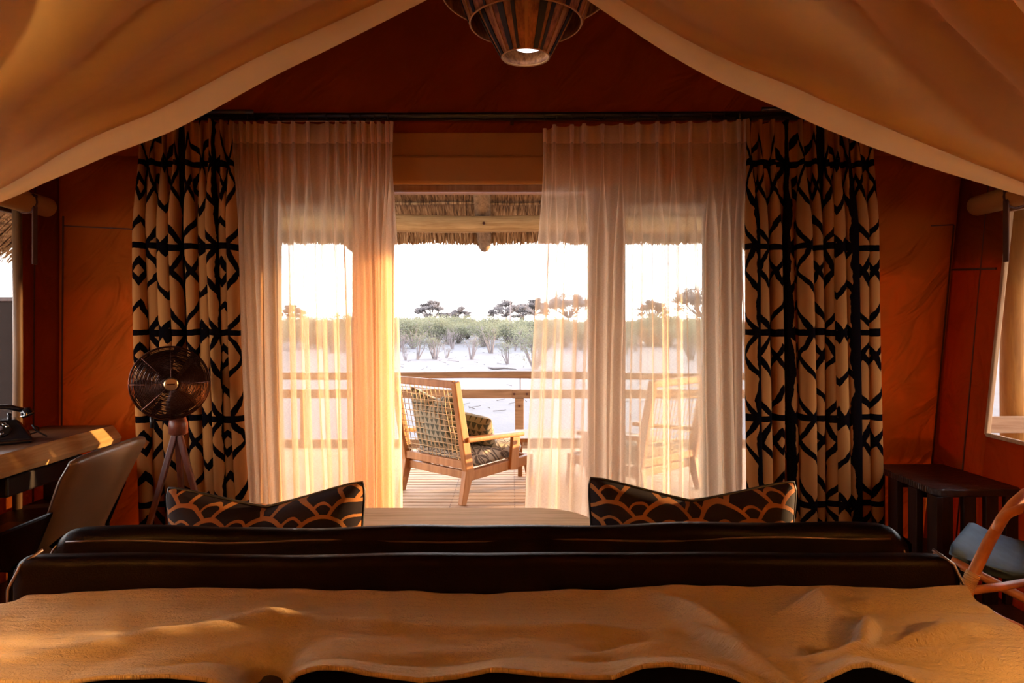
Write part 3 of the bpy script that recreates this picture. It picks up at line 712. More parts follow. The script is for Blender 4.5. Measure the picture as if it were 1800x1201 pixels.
# ------------------------------------------------------------------ lounge chair on the deck (local: x right, y forward, origin near rear leg corner mid)
def lounge_chair(label, loc, rz, mirror=False, cush=True):
    W, D = .72, .79; r = thing('lounge_chair', label, 'chair', loc, rz); T = M['teak']
    for sx in (-1, 1):
        x = sx*(W/2-.02)
        MB().beam((x, .0, 0), (x, .07, .27), .045, .045, (0, 1, 0), .05, .085).obj('leg', T, r, bevel=.006)
        MB().beam((x, .065, .23), (x, -.07, .905), .05, .08, (0, 1, 0), .05, .055).obj('back_post', T, r, bevel=.008)
        MB().beam((x, D, 0), (x, D-.05, .25), .04, .035, (0, 1, 0), .05, .07).obj('leg', T, r, bevel=.006)
        MB().beam((x, .07, .205), (x, D+.0, .225), .045, .075).obj('side_rail', T, r, bevel=.006)
        MB().beam((x+sx*.008, .015, .475), (x+sx*.008, .66, .445), .08, .035).obj('armrest', T, r, bevel=.012)
        MB().beam((x+sx*.03, .53, .18), (x+sx*.03, .56, .435), .032, .09, (0, 1, 0)).obj('arm_support', T, r, bevel=.006)
    MB().box((0, -.068, .885), (W-.06, .04, .055)).obj('top_rail', T, r, bevel=.008)
    MB().box((0, .045, .285), (W-.06, .035, .06)).obj('back_rail', T, r, bevel=.006)
    MB().box((0, .075, .205), (W-.06, .035, .06)).obj('seat_rail', T, r, bevel=.006)
    MB().box((0, D-.02, .225), (W-.06, .035, .07)).obj('seat_rail', T, r, bevel=.006)
    rp = MB(); random.seed(2)
    def bp(x, t): return (x, lerp(.045, -.068, t), lerp(.31, .865, t))
    for i in range(14):
        x = -W/2+.06+i*(W-.12)/13; rp.tube([bp(x+U(-.008, .008), k/6) for k in range(7)], .003, 5)
    for j in range(12):
        t = (j+.6)/12.2; rp.tube([bp(-W/2+.04+k*(W-.08)/6, t+U(-.006, .006)) for k in range(7)], .003, 5)
    for i in range(12):
        x = -W/2+.07+i*(W-.14)/11; rp.tube([(x, .06, .175), (x, D-.05, .2)], .003, 4)
    w_ = rp.obj('cord_webbing', M['rope'], r); w_['kind'] = 'stuff'
    seat = MB(); seat.uv = []
    def sf(u, v):
        a = 2*pi*u; e_ = 4.5; ca, sa = cos(a), sin(a)
        return ca, sa
    # seat cushion: rounded slab
    g = MB(); g.uv = []; n = 40; m = 8
    prof = [(0, 0), (.88, 0), (.97, .25), (1.0, .5), (.97, .78), (.88, .98), (0, 1.08)]
    for (s, h) in prof:
        for k in range(n):
            a = 2*pi*k/n; ca, sa = cos(a), sin(a); q = (abs(ca)**6+abs(sa)**6)**(-1/6)
            x = ca*q*s*(W-.12)/2; y_ = sa*q*s*(D-.06)/2 + D/2+.035
            g.v.append((x, y_, .235+h*.13+.004*sin(x*20)+y_*.03)); g.uv.append((x + (0 if h in (0, 1.08) else .0) + y_*.35, y_*.8 + h*.13))
    for i in range(len(prof)-1): g.f += [(i*n+k, i*n+(k+1) % n, (i+1)*n+(k+1) % n, (i+1)*n+k) for k in range(n)]
    tag(g.obj('seat_cushion', M['star'], r, smooth=True), 'cream cushion printed with dark starbursts')
    return r
CA, CB = Vector((-.35, 4.96, 0)), Vector((-.89, 5.43, 0)); mid = (CA+CB)/2; rzc = math.atan2((CA-CB).y, (CA-CB).x)
lc = lounge_chair('honey wooden lounge chair with corded back, fully visible in the door gap', mid, rzc)
pl = pillow('throw_pillow', .54, .53, .17, M['tri'], chop=.085, ear=.10, uvs=1.0)
fw = Vector((.649, .76, 0))
pl.location = mid + fw*.14 + Vector((0, 0, .325)); pl.rotation_euler = (radians(13), 0, rzc)
tag(pl, 'triangle-print pillow propped against the corded chair back', 'pillow')
p2 = pillow('throw_pillow', .34, .30, .13, M['tri'], ear=.10)
p2.location = mid + fw*.40 + Vector((.757, -.653, 0))*.13 + Vector((0, 0, .37)); p2.rotation_euler = (radians(32), radians(8), rzc+.25)
tag(p2, 'small triangle-print pillow lying by the wooden armrest', 'pillow')
lc2 = lounge_chair('second wooden lounge chair, seen faintly through the right sheer', Vector((1.24, 5.25, 0)), -rzc)
st = thing('side_table', 'low wooden table between the two lounge chairs, one leg showing', 'table', (.36, 6.12, 0))
for x, y in ((-.29, -.2), (.29, -.2), (-.29, .2), (.29, .2)): MB().beam((x, y, 0), (x, y, .30), .04, .04, (0, 1, 0)).obj('leg', M['teak'], st, bevel=.004)
MB().box((0, 0, .315), (.66, .5, .035)).obj('table_top', M['teak'], st, bevel=.008)

# ------------------------------------------------------------------ curtains
def curtain(name, label, cat, mat, pl_px, Yc, xb0, xb1, ytop_fn, zb, bulb, depth, seed, group=None, npts=14, zlev=26, uoff=0, uvw=1.0, headz=.09):
    """pl_px: pleat pixel positions at the heading; xb0/xb1: pixel range at the bottom"""
    random.seed(seed); x0, x1 = pl_px[0], pl_px[-1]
    np_ = len(pl_px); jit = [(U(-.25, .25), U(.75, 1.25), U(.7, 1.25), U(0, 6.28), U(-1, 1)) for _ in pl_px]
    zs = [0, .02, .05, headz, headz+.06, headz+.15] + [headz+.15 + (1-headz-.15)*(k/(zlev-5))**1.1 for k in range(1, zlev-4)]
    # profile points around a pleat (dx,dy) unit omega
    om = [(-.55, 0), (-.75, -.18), (-1, -.42), (-.98, -.68), (-.7, -.9), (-.3, -1), (.3, -1), (.7, -.9), (.98, -.68), (1, -.42), (.75, -.18), (.55, 0)]
    b = MB(); b.uv = []; rowlen = None
    for f in zs:
        row = []; u = uoff
        last = None
        for i, px in enumerate(pl_px):
            s = (px-x0)/(x1-x0); j = jit[i]
            ztop = 1.35-(ytop_fn(px)-563)/1200*Yc
            H = ztop - zb
            open_ = sstep(headz*.75, headz+.22, f)*H if False else sstep(headz*.9, headz+.20, f)
            pxc = lerp(px, lerp(xb0, xb1, s), f**1.25) + j[0]*14*sstep(.15, .9, f)
            bw = bulb*(.16 + .84*open_*j[1]*(1+.25*f)); dp = depth*(.55+.45*open_)*j[2]
            if f < headz: bw = bulb*(.16 + .25*abs(f-headz*.75)/headz)
            xc = (pxc-900)/1200*Yc
            for (dx, dy) in om:
                sway = .004*sin(f*7+j[3])
                X = xc + dx*bw/2 + sway + j[4]*.012*(-dy)*open_; Y_ = Yc + dy*dp + .006*sin(f*5+j[3])
                row.append((X, Y_, lerp(ztop, zb, f)))
            if i < np_-1:  # flat back part between pleats, with a soft belly
                px2 = pl_px[i+1]; s2 = (px2-x0)/(x1-x0); j2 = jit[i+1]
                pc2 = lerp(px2, lerp(xb0, xb1, s2), f**1.25) + j2[0]*14*sstep(.15, .9, f); xc2 = (pc2-900)/1200*Yc
                z2 = 1.35-(ytop_fn(px2)-563)/1200*Yc
                for k in range(1, 6):
                    t = k/6; belly = sin(pi*t)
                    X = lerp(xc + .55*bw/2, xc2 - .55*bw/2, t); Y_ = Yc + .02*belly*(.3+open_)*j[2] + .005*sin(t*12+j[3]+f*3)
                    sag = .006*belly*(1 if f < .02 else 0)
                    row.append((X, Y_, lerp(lerp(ztop, z2, t), zb, f)-sag))
        if rowlen is None:
            rowlen = len(row)
        b.v += row
        # arc-length u from a fixed mid-height spacing
        if f == zs[0]: rows = []
        rows.append(row)
    ref = rows[len(rows)*2//3]; us = [uoff]
    for k in range(1, rowlen): us.append(us[-1] + (Vector(ref[k][:2]+(0,))-Vector(ref[k-1][:2]+(0,))).length*uvw)
    for row in rows:
        for k, p in enumerate(row): b.uv.append((us[k], p[2]))
    nr = len(zs)
    b.f = [(r_*rowlen+k, (r_+1)*rowlen+k, (r_+1)*rowlen+k+1, r_*rowlen+k+1) for r_ in range(nr-1) for k in range(rowlen-1)]
    o = b.obj(name, mat, smooth=True, sub=1)
    return tag(o, label, cat, group)
Lp = [411, 424, 437, 450, 470, 493, 517, 541, 575, 595, 616, 632, 641, 655, 668, 680, 689]
Rp = [958, 975, 1005, 1027, 1058, 1091, 1121, 1155, 1182, 1212, 1246, 1272, 1297, 1308]
curtain('sheer_curtain', 'sheer linen curtain left of the door gap, golden with sunlight', 'curtain', M['sheer'], Lp, 3.80, 440, 699, lambda x: 216, .02, .062, .055, 31)
curtain('sheer_curtain', 'sheer linen curtain right of the door gap', 'curtain', M['sheer'], Rp, 3.80, 934, 1326, lambda x: lerp(222, 212, (x-958)/350) + (6 if x < 965 else 0), .02, .068, .055, 32)
DLp = [252, 272, 292, 313, 334, 355, 377, 392, 406]
DRp = [1313, 1333, 1356, 1380, 1404, 1428, 1448, 1466, 1484, 1504, 1528]
curtain('patterned_curtain', 'tan curtain with black lattice print, left of the sheers behind the fan', 'curtain', M['drape'], DLp, 3.66, 268, 440, lambda x: 214, .01, .062, .085, 33, uvw=.62, headz=.05)
curtain('patterned_curtain', 'tan curtain with black lattice print, right of the sheers', 'curtain', M['drape'], DRp, 3.66, 1322, 1536, lambda x: 213, .01, .066, .085, 34, uoff=.1, uvw=.62, headz=.05)
rod = thing('curtain_rod', 'long black iron curtain rod across the front canvas wall', 'curtain rod', (0, 3.79, 2.485))
MB().tube([(-2.2, 0, 0), (0, 0, .004), (2.2, 0, .014)], .015, 12).obj('pole', M['rod'], rod, smooth=True)
MB().tube([(-1.75, -.10, -.008), (-1.4, -.10, -.008)], .012, 10).obj('pole', M['rod'], rod, smooth=True)
MB().tube([(1.35, -.10, .006), (2.2, -.10, .01)], .012, 10).obj('pole', M['rod'], rod, smooth=True)
MB().box((0, .03, -.005), (4.3, .02, .022)).obj('track', M['rod'], rod)
for x in (-2.1, 0, 2.1): MB().box((x, .08, 0), (.02, .14, .02)).obj('bracket', M['rod'], rod)
me_ring = None
def cring(px, py, Y, label, group):
    global me_ring
    if me_ring is None:
        o = MB().ring((0, 0, 0), .019, .0028, 18, 6, Matrix.Rotation(pi/2, 3, 'Y')).obj('curtain_ring', M['rod'], smooth=True); me_ring = o.data
        bm = MB().tube([(0, 0, -.019), (0, 0, -.034)], .002, 5)
    else:
        o = bpy.data.objects.new('curtain_ring', me_ring); COL.objects.link(o)
    o.location = P(px, py, Y); o.rotation_euler = (0, 0, U(-.5, 1.2)); tag(o, label, 'curtain ring', group)
ORD = ['first', 'second', 'third', 'fourth', 'fifth', 'sixth', 'seventh', 'eighth', 'ninth', 'tenth', 'eleventh', 'twelfth', 'thirteenth', 'fourteenth', 'fifteenth']
for i, px in enumerate(Lp[2:]): cring(px, 206, 3.79, '%s small black ring from the left on the rod above the left sheer' % ORD[i], 'rings of the left sheer')
for i, px in enumerate(Rp[:-1]): cring(px, 205, 3.79, '%s small black ring from the left on the rod above the right sheer' % ORD[i], 'rings of the right sheer')

# ------------------------------------------------------------------ bed, canopy, blanket
bed = thing('bed', 'wide bed with a dark leather footboard, seen from its head end', 'bed', (-.06, 1.68, 0))
def upholstered(name, x0, x1, y0, y1, z0, ztopf, mat, parent, rad=.03, wr=.004, nx=60, cornerdrop=.05, cd_w=.06):
    """box with a soft rounded top following ztopf(x)"""
    prof = []
    m = 8
    def row(x):
        zt_ = ztopf(x); ex = min(x-x0, x1-x); k = max(0, 1-ex/cd_w); zt_ -= cornerdrop*k*k; ins = rad*.9*k*k
        pts = [(y0+ins, z0)]
        for i in range(m+1):
            a = pi/2*i/m; pts.append((y0+ins+rad-rad*cos(a), zt_-rad+rad*sin(a)))
        for i in range(m+1):
            a = pi/2*i/m; pts.append((y1-ins-rad+rad*sin(a), zt_-rad+rad*cos(a)))
        pts.append((y1-ins, z0)); return [(x, p[0]+wr*noise.noise(Vector((x*4, p[1]*6, 1))), p[1]+wr*1.5*noise.noise(Vector((x*3, p[0]*8, 5)))) for p in pts]
    b = MB(); xs = [x0+(x1-x0)*(i/nx) for i in range(nx+1)]; xs = sorted(set(xs + [x0+cd_w*.1, x0+cd_w*.3, x0+cd_w*.6, x1-cd_w*.1, x1-cd_w*.3, x1-cd_w*.6]))
    rows = [row(x) for x in xs]; L = len(rows[0])
    for r_ in rows: b.v += r_
    b.f = [(i*L+k, (i+1)*L+k, (i+1)*L+k+1, i*L+k+1) for i in range(len(rows)-1) for k in range(L-1)]
    b.f += [tuple(range(L)), tuple((len(rows)-1)*L+k for k in range(L))[::-1]]
    return b.obj(name, mat, parent, smooth=True)
upholstered('footboard', -1.165, 1.155, -.025, .03, .08, lambda x: .773+.002*sin(x*3), M['leather'], bed, rad=.022, cornerdrop=.028, cd_w=.05)
for sx in (-1, 1):
    xx = sx*1.155
    MB().tube([(xx, -.035, .1), (xx, -.036, .5), (xx, -.034, .70), (xx-sx*.02, -.018, .755), (xx-sx*.06, 0, .785)], .004, 6).obj('piping', M['piping'], bed, smooth=True)
MB().box((0, -1.1, .42), (2.1, 2.1, .40)).obj('mattress', M['spread'], bed, bevel=.05)
MB().box((0, -1.1, .14), (2.2, 2.14, .14)).obj('bed_base', M['dark_wood'], bed, bevel=.01)
for x in (-1, 1):
    for y_ in (-2.0, .0): MB().box((x, y_, .035), (.07, .07, .07)).obj('leg', M['dark_wood'], bed)
# blanket: height field with ridges and dents, near hem rises in waves
def gauss2(x, y, cx, cy, sx, sy, a=0):
    dx, dy = x-cx, y-cy; c, s = cos(a), sin(a); u = dx*c+dy*s; v = -dx*s+dy*c
    return math.exp(-(u/sx)**2-(v/sy)**2)
def bpx(px, py, z=.70):   # pixel on the blanket plane -> x, y
    Y = (1.35-z)*1200/(py-563); return (px-900)/1200*Y, Y
FE = [(-100, 1062), (0, 1051), (150, 1042), (380, 1037), (600, 1041), (850, 1044), (1000, 1040), (1180, 1033), (1370, 1034), (1500, 1036), (1600, 1037), (1698, 1034)]
NE = [(-100, 1195), (0, 1197), (110, 1200), (200, 1192), (300, 1191), (400, 1199), (450, 1225), (490, 1203), (520, 1184), (560, 1178), (610, 1181), (680, 1193), (740, 1200), (800, 1194), (860, 1182), (920, 1182), (1000, 1188), (1080, 1193), (1130, 1178), (1180, 1169), (1230, 1172), (1290, 1190), (1350, 1216), (1400, 1212), (1450, 1194), (1500, 1172), (1530, 1168), (1570, 1178), (1610, 1199), (1700, 1214), (1850, 1240)]
ridges = []  # (cx_px, cy_px, len, wid, angle, height)
for (px, py, l, wd, a, h) in ((200, 1080, .32, .05, .06, .006), (330, 1110, .26, .030, .35, .010), (560, 1092, .25, .022, -.10, .010), (860, 1100, .25, .025, .0, .006),
        (470, 1160, .05, .07, 0, -.030), (410, 1145, .12, .02, .4, -.010), (1090, 1128, .05, .018, .15, -.022), (1050, 1155, .04, .012, 0, -.014), (1145, 1148, .08, .014, -.25, .012),
        (1230, 1085, .02, .13, .55, .016), (1290, 1140, .018, .11, .45, .016), (1270, 1090, .03, .08, .5, -.006), (1445, 1070, .035, .06, .35, .020), (1455, 1132, .045, .028, .3, -.030), (1520, 1115, .09, .014, .9, .018),
        (1500, 1150, .10, .016, .2, .010), (1590, 1133, .07, .018, .12, -.026), (1660, 1112, .12, .014, .25, .014), (1660, 1150, .12, .016, -.1, .010), (1560, 1064, .22, .016, .02, .009), (740, 1150, .2, .02, .05, -.006), (1010, 1105, .2, .012, .0, .004)):
    x, y_ = bpx(px, py); ridges.append((x, y_, l, wd, a, h))
fx = [p[0] for p in FE]; fy = [p[1] for p in FE]; nx_ = [p[0] for p in NE]; ny = [p[1] for p in NE]
NU, NV = 520, 110
def bl_pt(u, v):
    # far hem
    X1 = lerp(-1.42, 1.085, u); 
    pxf = 900+X1*1200/1.633; Yf, zf = 1.633, 1.35-(interp(fx, fy, pxf)-563)/1200*1.633
    if X1 < -1.16: zf -= (-1.16-X1)*.8
    # near hem: fixed world line with waves in z
    Xn = lerp(-1.42, 1.10, u); Yn = 1.235; pxn = 900+Xn*1200/Yn
    zn = 1.35-(interp(nx_, ny, pxn)-563)/1200*Yn
    y_ = lerp(Yn, Yf, v); X = lerp(Xn, X1, v)
    base = .688
    wn_ = math.exp(-((1-v)*0+v)**2/.018) if False else math.exp(-(v/.16)**2)
    wf_ = math.exp(-((1-v)/.06)**2)
    z = base + (zn-base)*wn_ + (zf-base)*wf_*(1) + .007*noise.noise(Vector((X*4, y_*9, 0))) + .005*noise.noise(Vector((X*11, y_*24, 2)))
    for (cx, cy, l, wd, a, h) in ridges:
        if abs(X-cx) < .5: z += 2.1*h*gauss2(X, y_, cx, cy, l, wd, a)*(1-wf_)
    if X > 1.0: z -= 0
    return (X, y_ + .004*noise.noise(Vector((X*6, v*3, 9)))*(1-v), z)
bb = grid(NU, NV, bl_pt, lambda u, v: (u*2.5, v*.42))
bk = bb.obj('blanket', M['blanket'], smooth=True, solid=.008)
tag(bk, 'cable-knit ochre wool blanket folded across the foot of the bed', 'blanket')
# dark bedspread under the blanket
bs = grid(60, 30, lambda u, v: (lerp(-1.2, 1.0, u), lerp(-.4, 1.56, v), .635+.004*noise.noise(Vector((u*9, v*9, 1)))))
tag(bs.obj('bedspread', M['spread'], smooth=True, solid=.02), 'dark bedspread showing under the blanket hem', 'bedspread')
# canopy
cano = thing('bed_canopy', 'pale muslin bed canopy sweeping down on both sides of the frame', 'bed canopy', (0, 0, 0))
EY = 1.55
Led = [(905, -95), (840, -48), (750, 0), (600, 76), (480, 135), (360, 201), (290, 236), (200, 270), (130, 300), (85, 319), (0, 356), (-120, 395), (-300, 440)]
Red = [(905, -95), (960, -50), (1035, 2), (1170, 92), (1270, 147), (1370, 190), (1440, 222), (1530, 258), (1620, 290), (1700, 315), (1800, 345), (1900, 372), (2100, 420)]
def canopy_panel(ed, seed, side):
    L = len(ed)
    def epos(u):
        t = u*(L-1); i = min(int(t), L-2); t -= i
        p0, p1, p2, p3 = ed[max(i-1, 0)], ed[i], ed[i+1], ed[min(i+2, L-1)]
        f = lambda k: .5*((2*p1[k]) + (-p0[k]+p2[k])*t + (2*p0[k]-5*p1[k]+4*p2[k]-p3[k])*t*t + (-p0[k]+3*p1[k]-3*p2[k]+p3[k])*t**3)
        return P(f(0), f(1), EY)
    def fn(u, v):
        p = epos(u); q = epos(min(1, u+.01)) - epos(max(0, u-.01)); nrm = Vector((q.z, 0, -q.x)); nrm.normalize()
        if nrm.z > 0: nrm = -nrm
        # v<.12 : hem flap standing up from the edge, then runs back over the bed
        hf = .078*(.45+.55*sin(pi*min(1, u*1.1)))
        if v < .1: d = v/.1; off = -nrm*hf*d; y = p.y + .012*sin(d*pi)
        else:
            d = (v-.1)/.9; y = p.y - 2.1*d**1.2; off = -nrm*(hf + .05*d)
            s = d*6.5 + u*2.4
            fold = .075*sin(s*2.2+seed) + .055*(1-2*abs(sin(s*2.1+seed*2+d*2))) + .026*(1-2*abs(sin(s*4.7+d*4+seed))) + .05*noise.noise(Vector((s*1.3, d*1.2, seed)))
            off += -nrm*fold*sstep(0, .28, d)
            roll = math.exp(-((d-.022)/.016)**2)*.030
            off += nrm*roll
        return Vector((p.x, y, p.z)) + off
    return grid(200, 110, fn)
for ed, sd_, side in ((Led, 1.0, 1), (Red, 2.6, -1)):
    pn = canopy_panel(ed, sd_, side).obj('canopy_panel', M['canopy'], cano, smooth=True)
MB().tube([(0, 1.6, 2.215), (0, -1.4, 2.36)], .02, 10).obj('ridge_pole', M['dark_wood'], cano, smooth=True)

# ------------------------------------------------------------------ sofa, scatter cushions, coffee table
sofa = thing('sofa', 'dark brown leather sofa with its back to the bed, facing the doors', 'sofa', (-.09, 1.82, 0))
upholstered('backrest', -1.155, 1.165, 0, .07, .2, lambda x: interp([-1.2, -1.0, 0, .35, .55, 1.0, 1.16], [.785, .787, .789, .793, .799, .796, .79], x), M['leather'], sofa, rad=.03, wr=.008, cornerdrop=.04, cd_w=.075, nx=90)
MB().tube([(-1.1+i*.055, .001, .758+.004*sin(i*.6)+interp([0, 25, 40], [0, .004, .012], i)) for i in range(41)], .0028, 6).obj('piping', M['piping'], sofa, smooth=True)
for sx in (-1, 1):
    MB().tube([(sx*1.155, .0, .3), (sx*1.16, .0, .69), (sx*1.14, .02, .74), (sx*1.08, .05, .775)], .0035, 6).obj('piping', M['piping'], sofa, smooth=True)
    MB().box((sx*1.10, .47, .36), (.14, .80, .40)).obj('armrest', M['leather'], sofa, bevel=.03)
    for y_ in (.08, .82): MB().box((sx*1.08, y_, .06), (.06, .06, .12)).obj('leg', M['dark_wood'], sofa)
MB().box((0, .45, .22), (2.28, .82, .20)).obj('seat_base', M['leather'], sofa, bevel=.02)
for sx in (-1, 1): MB().box((sx*.515, .50, .39), (1.02, .66, .15)).obj('seat_cushion', M['leather'], sofa, bevel=.04)
def scatter(pxs, label, rz, tilt):
    (x0, y0), (xm, ym), (x1, y1) = pxs; Yc = 2.08
    a = P(x0, y0, Yc); c = P(x1, y1, Yc); m = P(xm, ym, Yc)
    wd = abs(c.x-a.x)*1.03; ht = (a.z+c.z)/2 - .385; chop = (a.z+c.z)/2 - m.z
    o = pillow('scatter_cushion', wd, ht, .19, M['scallop'], chop=chop*.72, pipe=M['rod'], n=44, ear=.075)
    ang = math.atan2(c.z-a.z, c.x-a.x)
    o.location = ((a.x+c.x)/2, Yc+.07, .385); o.rotation_euler = (-tilt, -ang, rz); return tag(o, label, 'cushion')
scatter(((273, 864), (465, 910), (638, 853)), 'dark cushion with orange scallop print on the left half of the sofa', .0, radians(3))
scatter(((1034, 845), (1235, 898), (1417, 853)), 'dark cushion with orange scallop print on the right half of the sofa', .0, radians(3))
ct = thing('coffee_table', 'pale oak coffee table with rounded ends behind the sofa back', 'table', (-.28, 2.96, 0))
def stadium(hx, hy, z0, z1, r, n=10):
    b = MB(); pts = []
    for (cx, cy, a0) in ((hx-r, hy-r, 0), (-hx+r, hy-r, 90), (-hx+r, -hy+r, 180), (hx-r, -hy+r, 270)):
        for k in range(n+1): a = radians(a0+90*k/n); pts.append((cx+r*cos(a), cy+r*sin(a)))
    N_ = len(pts); b.v = [(x, y, z0) for x, y in pts] + [(x, y, z1) for x, y in pts]
    b.f = [tuple(range(N_))[::-1], tuple(range(N_, 2*N_))] + [(k, (k+1) % N_, N_+(k+1) % N_, N_+k) for k in range(N_)]
    return b
stadium(.66, .32, .415, .45, .28).obj('table_top', M['oak'], ct, bevel=.006)
for x, y_ in ((-.42, -.16), (.42, -.16), (-.42, .16), (.42, .16)): MB().beam((x*1.08, y_*1.1, 0), (x, y_, .415), .035, .035, (0, 1, 0), .05, .05).obj('leg', M['oak'], ct, bevel=.004)

# ------------------------------------------------------------------ desk with live edge, telephone, desk chair
desk = thing('desk', 'live-edge wooden desk along the left canvas wall', 'desk', (-2.38, 3.1, 0))
def desk_mesh():
    ys = [i/40 for i in range(41)]; top, bot = [], []
    Y0, Y1 = 1.9, 3.82
    b = MB()
    for t in ys:
        Y = lerp(Y0, Y1, t); e_ = .012*noise.noise(Vector((Y*3, 0, 0))) + .008*noise.noise(Vector((Y*9, 1, 0)))
        xt = -2.235 + e_*.6; xb = -2.185 + e_
        b.v += [(-2.60+2.38, Y-3.1, .76), (xt+2.38, Y-3.1, .762), (xt+.006+2.38, Y-3.1, .757), (xb+2.38, Y-3.1, .695), (xb-.012+2.38, Y-3.1, .668), (-2.60+2.38, Y-3.1, .668)]
    L = 6
    b.f = [(i*L+k, i*L+(k+1) % L, (i+1)*L+(k+1) % L, (i+1)*L+k) for i in range(40) for k in range(L)]
    b.f += [tuple(range(L))[::-1], tuple(40*L+k for k in range(L))]
    return b
sl = desk_mesh().obj('desk_top', M['desk'], desk)
# the sapwood edge: the same slab, a second look
sl.data.materials.append(M['desk_edge'])
for p in sl.data.polygons:
    if p.index < 240 and (p.index % 6) in (1, 2, 3): p.material_index = 1
for y_ in (-.95, .63):
    for x in (-.14, .12): MB().box((x, y_, .33), (.05, .05, .67)).obj('leg', M['dark'], desk, bevel=.003)
    MB().box((-.01, y_, .655), (.28, .05, .03)).obj('crossbar', M['dark'], desk)
MB().box((.05, .22, .60), (.16, .55, .09)).obj('drawer_box', M['dark'], desk, bevel=.01)
MB().box((-.0, -.12, .36), (.38, 1.5, .03)).obj('shelf', M['dark_wood'], desk, bevel=.004)
MB().box((.125, -.12, .30), (.03, 1.5, .03)).obj('stretcher', M['dark'], desk)
tel = thing('telephone', 'black vintage telephone at the left end of the desk', 'telephone', (-2.47, 3.28, .762), radians(38))
bd_ = MB(); w1, w2 = .13, .075
bd_.add([(-w1, -.11, 0), (w1, -.11, 0), (w1, .11, 0), (-w1, .11, 0), (-w1, -.11, .025), (w1, -.11, .025), (w1, .11, .025), (-w1, .11, .025), (-w2, .0, .105), (w2, .0, .105), (w2, .10, .105), (-w2, .10, .105)],
    [(0, 3, 2, 1), (0, 1, 5, 4), (1, 2, 6, 5), (2, 3, 7, 6), (3, 0, 4, 7), (4, 5, 9, 8), (5, 6, 10, 9), (6, 7, 11, 10), (7, 4, 8, 11), (8, 9, 10, 11)])
bd_.obj('body', M['black_gloss'], tel, bevel=.008)
rt = Matrix.Rotation(radians(36), 3, 'X')
dl = MB().lathe([(0, .004), (.048, .004), (.052, 0), (.052, -.006)], (0, -.055, .071), 28, rt).obj('dial', M['black_gloss'], tel, smooth=False)
fh = MB()
for k in range(10):
    a = radians(30*k+20); v = rt @ Vector((.036*cos(a), .036*sin(a), .006)); fh.ring((v.x, v.y-.055, v.z+.071), .0075, .0016, 12, 5, rt)
fh.obj('finger_holes', M['chrome'], dl)
MB().lathe([(0, .010), (.014, .010), (.018, .005)], (0, -.055, .071), 20, rt).obj('dial_centre', M['phone_face'], dl)
MB().tube([(-.13, -.112, .012), (.13, -.112, .012)], .003, 6).obj('trim_strip', M['chrome'], tel)
for sx in (-1, 1): MB().box((sx*.045, .05, .118), (.018, .07, .035)).obj('cradle', M['black_gloss'], tel, bevel=.006)
hs = MB(); hs.tube([(-.10, .05, .142), (-.05, .05, .160), (0, .05, .165), (.05, .05, .160), (.10, .05, .142)], .013, 12)
ho = hs.obj('handset', M['black_gloss'], tel, smooth=True)
for sx in (-1, 1):
    MB().lathe([(0, .022), (.022, .018), (.026, 0), (.030, -.012), (.028, -.02), (0, -.02)], (sx*.115, .05, .132), 20, Matrix.Rotation(radians(-sx*22), 3, 'Y')).obj('ear_cap', M['black_gloss'], ho, smooth=True)
    MB().ring((sx*.1165, .05, .122), .0295, .0022, 22, 6, Matrix.Rotation(radians(-sx*22), 3, 'Y')).obj('chrome_ring', M['chrome'], ho, smooth=True)
MB().tube([(.13, .06, .02), (.165, .05, .03), (.16, .02, .055), (.135, -.0, .07), (.15, -.03, .045), (.19, -.07, .02)], .004, 6).obj('cord', M['dark'], tel, smooth=True)

dc = thing('desk_chair', 'tan leather scoop chair pushed up to the desk', 'chair', (-1.95, 2.86, 0))
def backf(u, v, off=0):   # u across along Y, v up; slightly wrapped round the sitter who faces -x
    Y = lerp(-.27, .25, u); z = lerp(.40, .842, v)
    wdt = lerp(.80, 1.0, sstep(0, .9, v)); top = -.0
    cor = .03*(abs(2*u-1)**3)*sstep(.7, 1, v)
    xx = lerp(.14, .33, v**1.0) - .055*(2*u-1)**2 + off
    return Vector((xx, Y*wdt, z - cor))
bkm = MB(); NUb, NVb = 22, 18
for side, off in ((0, .024), (1, -.024)):
    o_ = len(bkm.v)
    for j in range(NVb+1):
        for i in range(NUb+1):
            u, v = i/NUb, j/NVb; ed_ = min(1, min(u, 1-u)*12, (1-v)*10); bkm.v.append(tuple(backf(u, v, off*(.25+.75*sqrt(max(ed_, 0))))))
    for j in range(NVb):
        for i in range(NUb):
            q = (o_+j*(NUb+1)+i, o_+j*(NUb+1)+i+1, o_+(j+1)*(NUb+1)+i+1, o_+(j+1)*(NUb+1)+i); bkm.f.append(q if side == 0 else q[::-1])
n0 = (NUb+1)*(NVb+1)
per = [i for i in range(NUb+1)] + [j*(NUb+1)+NUb for j in range(1, NVb+1)] + [NVb*(NUb+1)+i for i in range(NUb-1, -1, -1)] + [j*(NUb+1) for j in range(NVb-1, 0, -1)]
for k in range(len(per)): a, b_ = per[k], per[(k+1) % len(per)]; bkm.f.append((b_, a, a+n0, b_+n0))
bko = bkm.obj('backrest', M['leather_chair'], dc, smooth=True)
MB().tube([backf(0, .25), backf(0, .5), backf(0, .8), backf(0, .96), backf(.04, 1), backf(.2, 1), backf(.5, 1), backf(.8, 1), backf(.96, 1), backf(1, .96), backf(1, .8), backf(1, .5), backf(1, .25)], .0045, 6).obj('piping', M['piping'], bko, smooth=True)
MB().box((-.10, -.005, .41), (.46, .46, .075)).obj('seat', M['leather_chair'], dc, bevel=.03)
